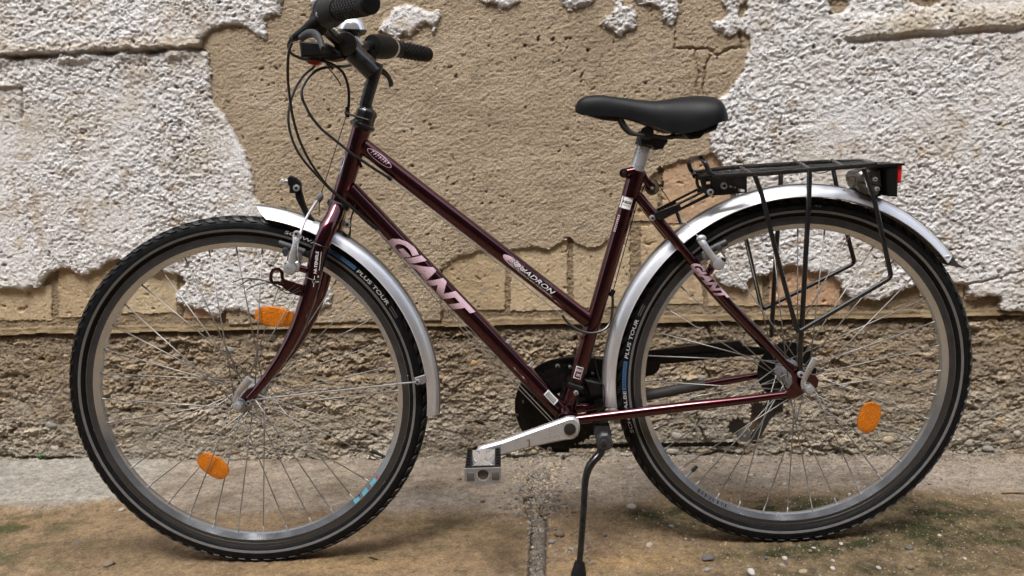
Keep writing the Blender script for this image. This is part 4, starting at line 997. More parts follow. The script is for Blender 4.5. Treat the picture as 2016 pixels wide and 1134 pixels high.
letter_tube("lettering", "HI-TENSILE", fa, fb, .0150, .35, .98, -.20, .16, WHITE_D, fork, bold=.02, shear=.1)
letter_tube("line", "", fa, fb, .0150, .45, .98, -.50, -.44, WHITE_D, fork, gl=RECT)
ec = .12
letter_tube("emblem_ring", "", fa, fb, .0150, ec-.07, ec+.07, -.18, .16, WHITE_D, fork, gl=oval_g(20, .18))
for s0_, s1_, v0_, v1_ in ((ec+.07, ec+.16, -.03, .02), (ec-.16, ec-.07, -.03, .02), (ec-.015, ec+.015, -.55, -.18), (ec-.015, ec+.015, .16, .5), (ec+.12, ec+.18, .28, .44), (ec+.12, ec+.18, -.5, -.36)):
    letter_tube("line", "", fa, fb, .0150, s0_, s1_, v0_, v1_, WHITE_D, fork, gl=RECT)
part("fork_tip", pix_prism([(470, 785), (486, 766), (500, 760), (512, 770), (506, 783), (494, 796), (478, 802), (468, 797)], -.058, .006, .001), MAROON, fork)
part("headset_cup", tube([HT0+(HT0-HT1).normalized()*.008, HT0+(HT0-HT1).normalized()*.004, HT0+(HT1-HT0).normalized()*.002, HT0+(HT1-HT0).normalized()*.006], [.0195, .0225, .0220, .0180], 28), BLACKP, fork)
d = (HT1-HT0).normalized()
part("headset_cup", tube([HT1-d*.004, HT1, HT1+d*.005, HT1+d*.007, HT1+d*.010], [.0180, .0235, .0235, .0200, .0195], 28), BLACKP, fork)
part("lock_nut", tube([HT1+d*.010, HT1+d*.013, HT1+d*.024, HT1+d*.030, HT1+d*.034, HT1+d*.036], [.0195, .0190, .0190, .0185, .0160, .0130], 8), BLACKP, fork)
def skewer(front, name):
    if front:
        e = B(467, 801, -.082); i = B(485, 788, -.058); lv = BP([(463, 792, -.070), (468, 776, -.076), (479, 760, -.082), (492, 745, -.084)])
    else:
        e = B(1595, 768, -.088); i = B(1582, 752, -.066); lv = BP([(1583, 764, -.078), (1582, 752, -.080), (1592, 730, -.086), (1606, 706, -.090)])
    n = V(0, -1, 0)
    o = part("quick_release", join(cyl(e-n*.013, e-n*.002, .0095, 22, .001), cyl(e-n*.0195, e-n*.013, .0105, 22, .001)), ALU_D, bike)
    part("cap", cyl(e-n*.0025, e+n*.0012, .0078, 22, .0008), ALU, o)
    part("lever", tube(lv, [.0055, .0050, .0062, .0075], 12, oval=.55), ALU, o)
    for s in (1,): part("axle_nut", cyl(V(i.x, .070, i.z), V(i.x, .084, i.z), .009, 18, .001), ALU_D, o)
skewer(True, "f"); skewer(False, "r")
bolt(490, 793, -.064, .0052, fork)

# ---------------- mudguards
def fender(wheelc, front, a0, a1, Rr, name="mudguard", steer=None):
    hw = .0255; prof = []
    K = 12
    for k in range(K+1):
        t_ = -1+2*k/K; prof.append((Rr-.0205*abs(t_)**2.6, hw*t_))
    inner = [(r-.0012, y*.96) for r, y in reversed(prof)]
    root = part(name, revolve(prof+inner, 110, a0, a1), FENDER, bike, angle=40)
    root["label"] = "short silver front mudguard over the front tyre" if front else "long silver rear mudguard running under the rack"
    if front: root.matrix_local = wf.matrix_local
    else: root.location = wheelc
    crown = [(Rr+.0009-.0205*abs(t_)**2.6, hw*t_) for t_ in (-.30, -.22, -.08, .08, .22, .30)]
    part("crown_band", revolve(crown+[(r-.002, y) for r, y in reversed(crown)], 110, a0, a1), FENDER_R, root)
    for sg in (-1, 1):
        e = [(Rr-.0205, hw*sg), (Rr-.0212, hw*sg+sg*.0008), (Rr-.0225, hw*sg), (Rr-.0215, hw*sg-sg*.0010)]
        part("rolled_edge", revolve(e, 110, a0, a1), FENDER, root)
    return root
f0 = polar(503, 419, -.004, True)[0]; f1 = polar(850, 812, -.01, True)[0]
ff = fender(FWC, True, f1, f0, .3745)
for o_f in [ff]+list(ff.children):                       # the front end is cut on a slant
    for v in o_f.data.vertices:
        an = math.atan2(v.co.z, v.co.x); rr_ = math.hypot(v.co.x, v.co.z); w_ = max(0, 1-(f0-an)/.12)
        da = -w_*max(0, (.3745-rr_))*3.4
        v.co.x = rr_*math.cos(an+da); v.co.z = rr_*math.sin(an+da)
g0 = polar(1215, 801, -.02, False)[0]; g1 = polar(1862, 512, -.01, False)[0]
if g0 < 0: g0 += 2*math.pi
fr = fender(BWC, False, g1, g0, .3765)
a_ = g1; c_ = V(math.cos(a_), 0, math.sin(a_)); t_ = V(math.sin(a_), 0, -math.cos(a_))
fl0 = [c_*.369+V(0, y, 0) for y in (-.02, .02)]; 
part("mud_flap", prism([((c_*.372).x, (c_*.372).z), ((c_*.360-t_*.006).x, (c_*.360-t_*.006).z), ((c_*.357+t_*.010).x, (c_*.357+t_*.010).z), ((c_*.372+t_*.030+c_*.006).x, (c_*.372+t_*.030).z), ((c_*.374+t_*.036+c_*.008).x, (c_*.374+t_*.036).z+.001), ((c_*.372+t_*.018).x, (c_*.372+t_*.018).z)], -.016, .016), PROT, fr, False)
rv = c_*.3625-t_*.010; part("rivet", ball(V(rv.x, -.0245, rv.z), .0035, 10), ALU, fr)
# fender stay and clip
part("mudguard_stay", tube(BP([(492, 788, -.064), (560, 780, -.063), (700, 765, -.050), (818, 752, -.038)], 6), .00165, 8), ALU, bike)
part("stay_clip", join(pix_prism([(816, 744), (824, 741), (838, 737), (840, 752), (832, 756), (822, 758), (816, 754)], -.036, .003, .0006)), ALU_D, bike)
bolt(822, 751, -.038, .0050, bike)
# rear mudguard struts hidden by stays: clip at lower front end
bolt(1193, 779, -.004, .004, bike)

# ---------------- brakes
def vbrake(front):
    o = empty("brake", (0, 0, 0), bike)
    o["label"] = "silver front rim brake arm with cable noodle" if front else "silver rear rim brake arm on the seat stay"
    if front:
        piv = B(577, 524, -.066); top = B(583, 462, -.058)
        part("brake_arm", tube(BP([(575, 524, -.066), (577, 500, -.070), (582, 480, -.068), (584, 462, -.060)]), [.0100, .0062, .0058, .0072], 14, oval=.75), ALU, o)
        part("pivot_boss", join(cyl(piv-V(0, .006, 0), piv+V(0, .022, 0), .0105, 20, .002), cyl(B(572, 528, -.066)-V(0, .008, 0), B(572, 528, -.066), .012, 20, .003)), ALU, o)
        part("pivot_arm_base", pix_prism([(563, 516), (572, 510), (588, 514), (592, 522), (588, 536), (574, 535), (565, 528)], -.066, .012, .003), ALU, o)
        part("pivot_post", tube([B(590, 528, -.058), B(612, 534, -.050)], .0065, 12), MAROON, o)
        part("screw", cyl(B(565, 521, -.070)-V(0, .003, 0), B(565, 521, -.070)+V(0, .003, 0), .004, 10), BLACKP, o)
        part("brake_pad", tube(BP([(549, 479, -.021), (570, 486, -.021), (600, 497, -.021)]), .0068, 10, oval=.8), GREY_PL, o)
        part("pad_nut", join(cyl(B(562, 492, -.022), B(562, 496, -.040), .0062, 14, .001), cyl(B(562, 500, -.03), B(562, 501, -.044), .0045, 8)), GREY_PL, o)
        part("adjuster", join(cyl(B(588, 504, -.030), B(588, 504, -.052), .0068, 16, .001), cyl(B(590, 508, -.050), B(590, 508, -.060), .0055, 8, .001)), ALU_D, o)
        part("spring_wire", tube(BP([(588, 466, -.063), (586, 490, -.074), (588, 516, -.072)]), .0009, 6), ALU, o)
        b_ = bolt(584, 460, -.064, .0056, o)
        part("noodle", tube(BP([(590, 463, -.058), (594, 452, -.05), (606, 424, -.030), (628, 390, -.004)], 6), .0024, 10), ALU, o)
        part("rubber_boot", tube(BP([(625, 397, -.006), (630, 388, -.003), (632, 380, 0)], 4), [.0048, .0066, .0060, .0030], 12), RUBGREY, o)
        part("cable", tube([B(632, 382, 0), B(684, 222, 0)], .0008, 6), CHAINM, o)
        part("cable", tube([B(629, 395, 0), B(628, 424, .01)], .0009, 6), CABLE, o)
        far = [Vector((p.x, -p.y, p.z)) for p in BP([(575, 524, -.066), (577, 500, -.070), (582, 480, -.068), (584, 462, -.060)])]
        part("brake_arm", tube(far, [.0100, .0062, .0058, .0072], 14, oval=.75), ALU, o)
    else:
        P = BP([(1378, 470, -.060), (1388, 485, -.068), (1402, 505, -.070), (1416, 523, -.068)])
        part("brake_arm", tube(P, [.0075, .0065, .0062, .0105], 14, oval=.75), ALU, o)
        part("arm_head", join(ball(B(1381, 470, -.062), (.0095, .006, .0075), 14)), ALU, o)
        q = B(1414, 520, -.068); part("pivot_boss", join(cyl(q-V(0, .008, 0), q+V(0, .018, 0), .0110, 20, .003)), ALU, o)
        part("pivot_post", tube([B(1402, 524, -.058), B(1396, 535, -.046)], .0070, 12), MAROON, o)
        part("brake_pad", tube(BP([(1384, 502, -.021), (1405, 489, -.021), (1430, 477, -.021)]), .0066, 10, oval=.8), GREY_PL, o)
        part("pad_nut", join(cyl(B(1415, 488, -.022), B(1416, 489, -.042), .0055, 14, .001)), GREY_PL, o)
        part("adjuster", join(cyl(B(1391, 503, -.030), B(1391, 503, -.054), .0085, 16, .001), cyl(B(1393, 506, -.054), B(1393, 506, -.062), .006, 8, .001)), ALU_D, o)
        part("cable", tube([B(1338, 424, -.030), B(1376, 468, -.064)], .0008, 6), ALU, o)
        part("screw", cyl(B(1424, 512, -.072)-V(0, .003, 0), B(1424, 512, -.072)+V(0, .003, 0), .0042, 10), BLACKP, o)
        part("brake_arm", tube(mir(P), [.0075, .0065, .0062, .0105], 14, oval=.75), ALU, o)
vbrake(True); vbrake(False)

# ---------------- handlebar group
part("stem", join(tube([HT1+d*.030, B(720, 205), B(742, 128)], [.0112, .0115, .0118], 24), tube([B(742, 128)+V(0, 0, -.0006), B(743, 124)], [.0118, .0108], 24),
     tube(BP([(738, 146, 0), (724, 131, 0), (700, 108, 0), (684, 92, 0)], 4), [.0175, .0185, .0182, .0175], 22)), BLACKP, bike)
part("stem_clamp", join(cyl(B(680, 86, -.026), B(680, 86, .026), .0205, 26, .003)), BLACKP, bike)
bar = part("handlebar", tube(BP([(842, 107, .305), (770, 94, .190), (735, 92, .140), (704, 92, .085), (687, 88, .035), (676, 84, 0), (660, 74, -.040), (640, 52, -.095), (637, 33, -.135), (659, 21, -.175), (690, 14, -.235), (731, 6, -.300)], 8), .0111, 18), BLACKP, bike)
def grip(p0, p1, r):
    p0, p1 = B(*p0), B(*p1); L = (p1-p0).length; t = (p1-p0).normalized()
    g = part("grip", tube([p0, p0+t*.004, p1-t*.006, p1-t*.002, p1], [r*.96, r, r, r*.93, r*.8], 24), GRIPM, bike)
    a = t.orthogonal().normalized(); b = t.cross(a); vs, fs = [], []
    rows = int((L-.03)/.0062)
    for i in range(rows):
        for k in range(13):
            th = 2*math.pi*(k+.5*(i % 2))/13; c = p0+t*(.012+i*.0062)
            o = len(vs)
            for lv_, sc in ((0, 1.), (1, .6)):
                for (u, v) in ((-1, 0), (0, -1), (1, 0), (0, 1)):
                    an = th+u*.20*sc; vs.append(c+t*(v*.0030*sc)+(a*math.cos(an)+b*math.sin(an))*(r+.0010*lv_-.0004*(1-lv_)))
            fs += [(o+4, o+5, o+6, o+7)]+[(o+j, o+(j+1) % 4, o+4+(j+1) % 4, o+4+j) for j in range(4)]
    part("grip_pattern", (vs, fs), GRIPM, g, False, kind="stuff")
    return g
g1_ = grip((668, 19, -.185), (731, 6, -.302), .0160); g1_["label"] = "rubber handlebar grip nearest the viewer"
g2_ = grip((783, 97, .215), (843, 108, .308), .0160)
def barrel(pa, pb, rads, name, mt):
    a, b = B(*pa), B(*pb); return part(name, tube([a+(b-a)*i/(len(rads)-1) for i in range(len(rads))], rads, 26), mt, bike)
sh1 = barrel((640, 30, -.138), (668, 19, -.186), [.0195, .0225, .0228, .0205, .0200, .0170], "gear_shifter", PLASTIC)
sh2 = barrel((732, 90, .128), (768, 94, .188), [.0205, .0235, .0240, .0238, .0210], "gear_shifter", PLASTIC)
a, b = B(766, 84, .184), B(768, 84, .190); aa, bb = B(763, 93.5, .180), B(769, 94.5, .192)
part("gear_window", tube([aa, bb], [.0222, .0218], 26), RIM, sh2)
part("twist_sleeve", tube([B(768, 94, .188), B(784, 97, .216)], [.0185, .0165], 22), PLASTIC, sh2)
part("shifter_body", join(ball(B(727, 108, .132), (.016, .016, .020), 14), ball(B(716, 118, .120), (.012, .014, .014), 12)), PLASTIC, sh2)
part("shifter_body", join(ball(B(628, 44, -.130), (.016, .016, .022), 14), ball(B(634, 22, -.140), (.016, .018, .020), 12)), PLASTIC, sh1)
bolt(627, 29, -.165, .0042, sh1)
# near brake lever
lv = empty("brake_lever", (0, 0, 0), bike); lv["label"] = "black brake lever and cable adjuster on the near side"
part("lever_bracket", tube(BP([(640, 36, -.14), (622, 46, -.14), (600, 62, -.132), (580, 74, -.125)], 5), [.0125, .0120, .0088, .0066], 16), PLASTIC, lv)
part("barrel_adjuster", tube(BP([(583, 72, -.126), (573, 77, -.122)], 4, False), [.0062, .0056], 14), GREY_PL, lv)
part("blade", tube(BP([(592, 76, -.140), (606, 67, -.148), (620, 67, -.160), (630, 78, -.175), (634, 90, -.190), (636, 98, -.205)], 6), [.0060, .0072, .0070, .0064, .0058], 14, oval=.7), GREY_PL, lv)
# far brake lever
lv2 = empty("brake_lever", (0, 0, 0), bike); lv2["label"] = "black brake lever on the far side reaching down behind the stem"
part("lever_bracket", tube(BP([(726, 100, .13), (720, 112, .125), (700, 100, .11)], 4), [.011, .010, .007], 14), PLASTIC, lv2)
part("blade", tube(BP([(716, 118, .13), (734, 128, .15), (752, 140, .185), (762, 148, .215), (768, 158, .245), (770, 166, .265)], 6), [.0060, .0062, .0062, .0055, .0054, .0066], 12, oval=.7), PLASTIC, lv2)
# mounting box on the bar, red tab
mb = part("mounting_box", join(pix_prism([(597, 84), (650, 88), (672, 104), (676, 112), (600, 115)], -.02, .060, .003)), PLASTIC, bike); mb["label"] = "black plastic accessory mount in front of the stem"
part("lower_body", pix_prism([(640, 100), (672, 100), (678, 116), (660, 121), (640, 118)], -.01, .045, .004), PLASTIC, mb)
part("release_tab", join(pix_prism([(609, 117), (630, 118), (632, 126), (624, 129), (612, 127), (606, 124)], -.015, .018, .001)), RED_T, mb)
# bell
bc = B(694, 62, .050)
bm_o = part("bell", (lambda g: ([Vector((v[0], v[2], v[1])) for v in g[0]], g[1]))(revolve([(0.0005, .0285), (.005, .0283), (.009, .0276), (.013, .0262), (.017, .0238), (.0200, .0208), (.0228, .0168), (.0247, .0125), (.0258, .0090), (.0268, .006), (.0272, .004), (.0262, .0045), (.020, .006), (.0005, .007)], 40)), CHROME, bike)
bm_o.location = bc; bm_o.rotation_euler = (R(6), R(4), 0)
bb_ = (lambda g: ([Vector((v[0], v[2], v[1])) for v in g[0]], g[1]))(revolve([(.0005, .004), (.0262, .004), (.0266, .001), (.022, -.005), (.010, -.009), (.0005, -.009)], 36))
part("bell_base", bb_, BLACKP, bm_o)
part("bell_clamp", join(tube([V(0, 0, -.006), V(.001, 0, -.030)], [.012, .015], 14)), PLASTIC, bm_o)
part("thumb_lever", tube([V(.008, -.012, -.006), V(.014, -.018, -.015), V(.020, -.016, -.024)], [.003, .0035, .004], 8), ALU, bm_o)
part("rivet", ball(V(0, -.0165, .0262), .0018, 8), BLACK_D, bm_o)
# cables
def cab(pts, r, mt=CABLE, name="cable_housing", n=6): return part(name, tube(BP(pts, n), r, 9), mt, bike)
cab([(573.6, 76, -.122), (567.6, 88, -.11), (571.6, 103, -.09), (585, 112, -.07), (603, 117, -.05), (631, 119, -.02), (655, 127, -.01), (675, 143, 0), (685, 169, 0), (687, 198, 0), (684, 220, 0)], .0026)
cab([(575, 84, -.118), (568.6, 103, -.115), (566.6, 130, -.11), (567, 159, -.10), (570, 188, -.09), (576, 228, -.08), (587, 268, -.07), (602, 303, -.06), (622, 336, -.045), (645, 366, -.032), (668, 387, -.026), (690, 405, -.024), (712, 426, -.021), (738, 448, -.018)], .0024)
cab([(630, 112, .0), (619, 130, .0), (599, 148, .0), (583.5, 170, -.01), (573.6, 195, -.02), (568, 222, -.03), (568.6, 246, -.035), (575.6, 275, -.038), (589, 303, -.038), (609, 329, -.036), (631, 353, -.034), (649, 372, -.032), (672, 392, -.028), (692, 409, -.024), (716, 431, -.020), (736, 449, -.0175)], .0024)
cab([(712, 122, .10), (683, 130, .04), (655, 131, .02), (627, 137, .0), (607, 153, -.01), (595, 175, -.02), (595, 192, -.025), (600, 205, -.025), (612, 228, -.028), (631, 252, -.028), (651, 269, -.027), (671, 285, -.026), (691, 301, -.026), (714, 317, -.024), (738, 333, -.020), (764, 349, -.017)], .0026)
cab([(633, 113, -.01), (643, 125, -.01), (656, 136, -.01)], .0022); cab([(645, 132, -.005), (660, 150, -.005), (672, 169, -.004)], .0012)
part("cable", tube([B(769, 353, -.017), B(938, 483, -.017), B(1104, 619, -.017)], .0010, 6), SPOKE, bike)
part("cable", tube([B(742, 451, -.017), B(925, 655, -.017), B(1092, 831, -.015)], .0010, 6), SPOKE, bike)
part("cable", tube([B(738, 449, -.012), B(915, 655, -.014), B(1085, 832, -.012)], .0010, 6), SPOKE, bike)
cab([(1107, 621, -.017), (1120, 637, -.019), (1142, 651, -.024), (1166, 656, -.026), (1190, 649, -.022), (1202, 632, -.014), (1206, 604, -.006), (1206, 578, 0)], .0026)
part("cable_ferrule", join(tube([B(1203, 583), B(1208, 571)], .0048, 10)), PLASTIC, bike)
part("cable", tube([B(1207, 574), B(1254, 400), B(1275, 352)], .0009, 6), CHAINM, bike)
part("cable", tube([B(1292, 356, -.003), B(1322, 402, -.012), B(1340, 427, -.030)], .0009, 6), CHAINM, bike)
cab([(700, 402, -.015), (691, 430, -.010), (687, 462, -.01), (673, 455, -.012)], .0015)
cab([(721, 407, .0), (700, 412, -.005), (691, 432, -.008), (688, 467, -.008), (674, 458, -.010)], .0014)
ct = part("cable_tie", join(tube([B(680, 222, 0), B(690, 226, -.012), B(724, 236, -.021), B(733, 238, 0)], .0020, 8), tube([B(680, 225, 0), B(687, 222, 0)], .0052, 10), tube([B(684, 210, 0), B(684, 231, 0)], .0042, 10)), CABLE, bike)
b1 = bolt(684, 442, -.010, .0068, bike); part("nut", cyl(B(676, 440, -.008), B(676, 440, .012), .006, 6), ALU, b1)

# front lamp remains: bracket with bare bulb
lb = part("lamp_bracket", join(pix_prism([(567, 350), (572, 345), (584, 350), (593, 360), (594, 376), (600, 398), (609, 420), (622, 436), (640, 447), (652, 452), (650, 460), (636, 455), (614, 445), (604, 434), (592, 408), (583, 390), (582, 380), (571, 380), (571, 368), (568, 362)], -.006, .012, .002)), PLASTIC, bike); lb["label"] = "broken black front lamp bracket with a bare bulb"
part("bulb", join(ball(B(557, 357, -.006), (.0058, .0058, .0062), 14)), GLASS, lb); part("bulb_socket", tube([B(560, 357, -.006), B(568, 357, -.006)], [.0036, .0045], 12), ALU, lb)
bolt(584, 370, -.014, .0062, lb)
# lamp tab low on the fork, loose wires
lt = part("fork_tab", join(tube(BP([(545, 556, -.066), (536, 556, -.066), (533, 545, -.066), (537, 533, -.066), (546, 530, -.066), (554, 535, -.066), (556, 548, -.066), (561, 558, -.066)], 5), .0032, 8), tube([B(545, 556, -.066), B(560, 562, -.066)], .0036, 8), pix_prism([(556, 548), (570, 553), (598, 560), (596, 584), (580, 580), (562, 570), (550, 558)], -.066, .004, .0008)), MAROON, fork)
for pts in ([(592, 572, -.072), (575, 578, -.072), (560, 575, -.07), (548, 566, -.07), (530, 556, -.07), (505, 549, -.07), (480, 548, -.07), (458, 556, -.07)], [(590, 566, -.072), (570, 577, -.072), (556, 572, -.07), (545, 563, -.07), (520, 552, -.07), (492, 551, -.072), (472, 562, -.072)], [(582, 560, -.072), (565, 572, -.072), (552, 566, -.07), (530, 557, -.07), (505, 561, -.074), (485, 571, -.076)]):
    part("loose_wire", tube(BP(pts, 5), .0009, 6), CABLE, lt)

# ---------------- saddle and post
part("seat_post", tube([B(1251, 345), B(1272, 272)], .0132, 26), ALU, bike)
sc_ = part("saddle_clamp", join(tube([B(1266, 288), B(1274, 262)], .0160, 22), cyl(B(1274, 262, -.026), B(1274, 262, .026), .0125, 20, .002), pix_prism([(1256, 262), (1308, 268), (1312, 278), (1302, 293), (1285, 296), (1278, 288), (1256, 287)], 0, .034, .003)), BLACKP, bike)
def saddle():
    sx = [1132.5, 1135, 1142, 1155, 1187, 1227, 1269, 1296, 1327, 1364, 1394, 1407, 1415, 1419]
    top = [213, 203, 194, 188.5, 186, 191.5, 197.5, 197, 191.5, 188, 190, 196, 208, 226]
    low = [217, 220, 224, 227, 230, 231, 243, 256, 266, 257, 242, 239, 238, 236]
    hw_ = [.004, .013, .019, .023, .0255, .029, .037, .048, .064, .078, .080, .074, .062, .050]
    vs, fs = [], []; K = 20
    n = 50; S_ = np.linspace(0, len(sx)-1, n)
    def ip(a, s): return float(np.interp(s, range(len(a)), a))
    def smooth(a):
        b = np.array([ip(a, s) for s in S_]); 
        for _ in range(3): b[1:-1] = .25*b[:-2]+.5*b[1:-1]+.25*b[2:]
        return b
    X_, T_, L_, H_ = map(smooth, (sx, top, low, hw_))
    for i in range(n):
        ct_ = B(X_[i], T_[i], 0); cl = B(X_[i], L_[i], -H_[i]); hh_ = ct_.z-cl.z; w_ = H_[i]
        for k in range(K+1):
            th = math.pi*k/K; y = -w_*math.copysign(abs(math.cos(th))**.62, math.cos(th)); zz = cl.z+hh_*(math.sin(th)**.75)*(1-.04*math.exp(-(y/.02)**2)*(1 if i > 15 else 0))
            vs.append(V(ct_.x, y, zz))
    for i in range(n-1):
        for k in range(K): a = i*(K+1)+k; fs.append((a, a+1, a+K+2, a+K+1))
    # underside rim turned in
    off_ = len(vs)
    for i in range(n):
        for s in (0, K):
            q = vs[i*(K+1)+s]; vs.append(V(q.x, q.y*.86, q.z+.004))
    for i in range(n-1):
        fs.append((i*(K+1), (i+1)*(K+1), off_+2*(i+1), off_+2*i)); fs.append((i*(K+1)+K, off_+2*i+1, off_+2*i+3, (i+1)*(K+1)+K))
    for i in range(n-1): fs.append((off_+2*i, off_+2*i+2, off_+2*i+3, off_+2*i+1))
    fs.append(tuple(range(K, -1, -1))); fs.append(tuple((n-1)*(K+1)+k for k in range(K+1)))
    return vs, fs
sd = part("saddle", saddle(), LEATHER, bike, angle=60); sd["label"] = "plain black padded saddle"
part("nose_base", pix_prism([(1140, 219), (1222, 226), (1222, 236), (1212, 239), (1185, 236), (1160, 229)], 0, .040, .004), PLASTIC, sd)
part("saddle_base", join(pix_prism([(1330, 262), (1352, 258), (1398, 236), (1399, 246), (1394, 256), (1372, 264), (1364, 272), (1345, 274), (1338, 268)], 0, .118, .004)), PLASTIC, sd)
for s in (-1, 1):
    q = BP([(1222, 232, -.018), (1232, 249, -.020), (1246, 262, -.022), (1264, 265.5, -.022), (1290, 268, -.022), (1316, 271, -.026), (1345, 266, -.034), (1360, 256, -.038)], 6)
    part("saddle_rail", tube(q if s < 0 else mir(q), .0036, 10), GREY_PL, sd)
# cable roller behind the seat tube
rl = part("roller_bracket", join(tube(BP([(1262, 338, -.004), (1270, 352, -.004), (1284, 370, -.004)], 3, False), [.0070, .0065, .0075], 12, oval=.6)), MAROON, bike)
part("roller", cyl(B(1284, 370, -.003), B(1284, 370, .006), .0135, 24, .002), ROLLER, rl); part("pin", cyl(B(1284, 370, -.013), B(1284, 370, -.006), .003, 8), ALU_D, rl)

# ---------------- rack
rack = empty("rack", (0, 0, 0), bike); rack["label"] = "black tubular steel luggage rack over the rear wheel"
def rail(pts, r=.0046, name="rail", sp=False, n=5): return part(name, tube(BP(pts, n, sp), r, 10), BLACKP, rack)
def rod(pts, r=.0042, name="rod"):
    P = [B(*p) for p in pts]; out = [P[0]]
    for i in range(1, len(P)-1):
        a = P[i]+(P[i-1]-P[i]).normalized()*.010; c = P[i]+(P[i+1]-P[i]).normalized()*.010
        for t in np.linspace(0, 1, 6): out.append(a*(1-t)**2+P[i]*2*t*(1-t)+c*t*t)
    out.append(P[-1]); return part(name, tube(out, r, 10), BLACKP, rack)
rod([(1722, 324, -.058), (1500, 342, -.058), (1401, 347, -.055), (1386, 316, -.045), (1378, 310, -.03), (1358, 313, .03), (1356, 326, .045), (1364, 341, .055), (1425, 331, .058), (1618, 319, .058), (1702, 318, .058)], .0046, "outer_rail")
rail([(1722, 324, -.058), (1712, 320, -.02), (1706, 318, .02), (1702, 318, .058)], name="cross_bar")
rail([(1368, 347, -.02), (1365, 342, .05)], name="cross_bar"); rail([(1401, 347, -.055), (1368, 346, -.01), (1363, 341, .055)], .004, "cross_bar")
for lt_ in (-.020, .020):
    rail([(1390, 345-(lt_+.02)*60, lt_), (1600, 330-(lt_+.02)*60, lt_), (1712, 322-(lt_+.02)*60, lt_)], .0036, "slat_rod")
for x in (1480, 1595, 1660): 
    yb = 343-(x-1480)*.082
    rail([(x, yb, -.058), (x-12, yb-7, 0), (x-22, yb-13, .058)], .0036, "cross_bar")
rod([(1486, 346, -.060), (1499, 380, -.066), (1530, 505, -.080), (1570, 655, -.082), (1755, 546, -.082), (1723, 400, -.072), (1700, 332, -.060)], .0043)
rod([(1440, 348, .058), (1467, 462, .070), (1500, 610, .082), (1683, 518, .082), (1662, 440, .075), (1640, 332, .060)], .0043)
rod([(1594, 334, -.060), (1592, 400, -.068), (1580, 620, -.078), (1575, 700, -.075), (1576, 736, -.072)], .0046, "stay")
rod([(1538, 334, .060), (1536, 380, .068), (1524, 560, .078), (1519, 660, .078)], .0046, "stay")
bolt(1576, 737, -.078, .0062, rack)
# front mounting plates and slotted arms
def slot_plate(outer, slots, lat, th, mt, name, parent):
    """plate with real slots: outline filled between slots by a triangulated polygon with holes"""
    from mathutils.geometry import tessellate_polygon
    O = [V(B(x, y, lat).x, 0, B(x, y, lat).z) for x, y in outer]; S = [[V(B(x, y, lat).x, 0, B(x, y, lat).z) for x, y in s] for s in slots]
    loops = [O]+S; flat = [p for l in loops for p in l]; tris = tessellate_polygon([[V(p.x, p.z, 0) for p in l] for l in loops])
    n = len(flat); vs = [V(p.x, lat-th/2, p.z) for p in flat]+[V(p.x, lat+th/2, p.z) for p in flat]
    fs = [tuple(t) for t in tris]+[tuple(n+i for i in reversed(t)) for t in tris]; o = 0
    for l in loops:
        m_ = len(l)
        for i in range(m_): j = (i+1) % m_; fs.append((o+i, o+j, n+o+j, n+o+i))
        o += m_
    bm = bmesh.new(); bv = [bm.verts.new(v) for v in vs]
    for f in fs:
        try: bm.faces.new([bv[i] for i in f])
        except Exception: pass
    bmesh.ops.recalc_face_normals(bm, faces=bm.faces); bm.verts.index_update()
    g = ([v.co.copy() for v in bm.verts], [tuple(v.index for v in f.verts) for f in bm.faces]); bm.free()
    return part(name, g, mt, parent, False)
slot_plate([(1369, 348), (1470, 345), (1470, 379), (1424, 384), (1394, 385), (1374, 373), (1369, 360)], [[(1374, 354), (1378, 354), (1382, 370), (1378, 371)], [(1390, 358), (1398, 357), (1398, 362), (1390, 363)], [(1435, 365), (1448, 367), (1448, 371), (1436, 369)], [(1453, 371), (1466, 373), (1466, 378), (1453, 376)]], -.040, .003, BLACKP, "mount_plate", rack)
bolt(1398, 378, -.044, .0060, rack); bolt(1425, 366, -.044, .0060, rack)
slot_plate([(1287, 414), (1372, 371), (1378, 366), (1386, 372), (1380, 381), (1294, 424)], [[(1330, 397), (1372, 376), (1374, 380), (1332, 401)]], .030, .003, BLACKP, "mount_arm", rack)
slot_plate([(1288, 420), (1330, 404), (1392, 372), (1402, 372), (1404, 382), (1396, 387), (1340, 414), (1302, 434), (1290, 430)], [[(1338, 403), (1386, 379), (1389, 383), (1341, 408)]], -.036, .003, BLACKP, "mount_arm", rack)
part("arm_joint", pix_prism([(1290, 420), (1336, 400), (1342, 411), (1302, 433)], -.030, .010, .001), BLACKP, rack)
part("metal_wear", pix_prism([(1303, 416), (1316, 410), (1319, 418), (1306, 426)], -.0362, .002), ALU, rack); part("metal_wear", pix_prism([(1320, 412), (1328, 408), (1331, 413), (1323, 419)], -.0362, .002), ALU, rack)
bolt(1284, 429, -.030, .0055, rack)
rail([(1448, 370, .03), (1452, 392, .01)], .004, "fender_bracket"); rail([(1332, 418, .02), (1340, 440, .01)], .003, "fender_bracket")
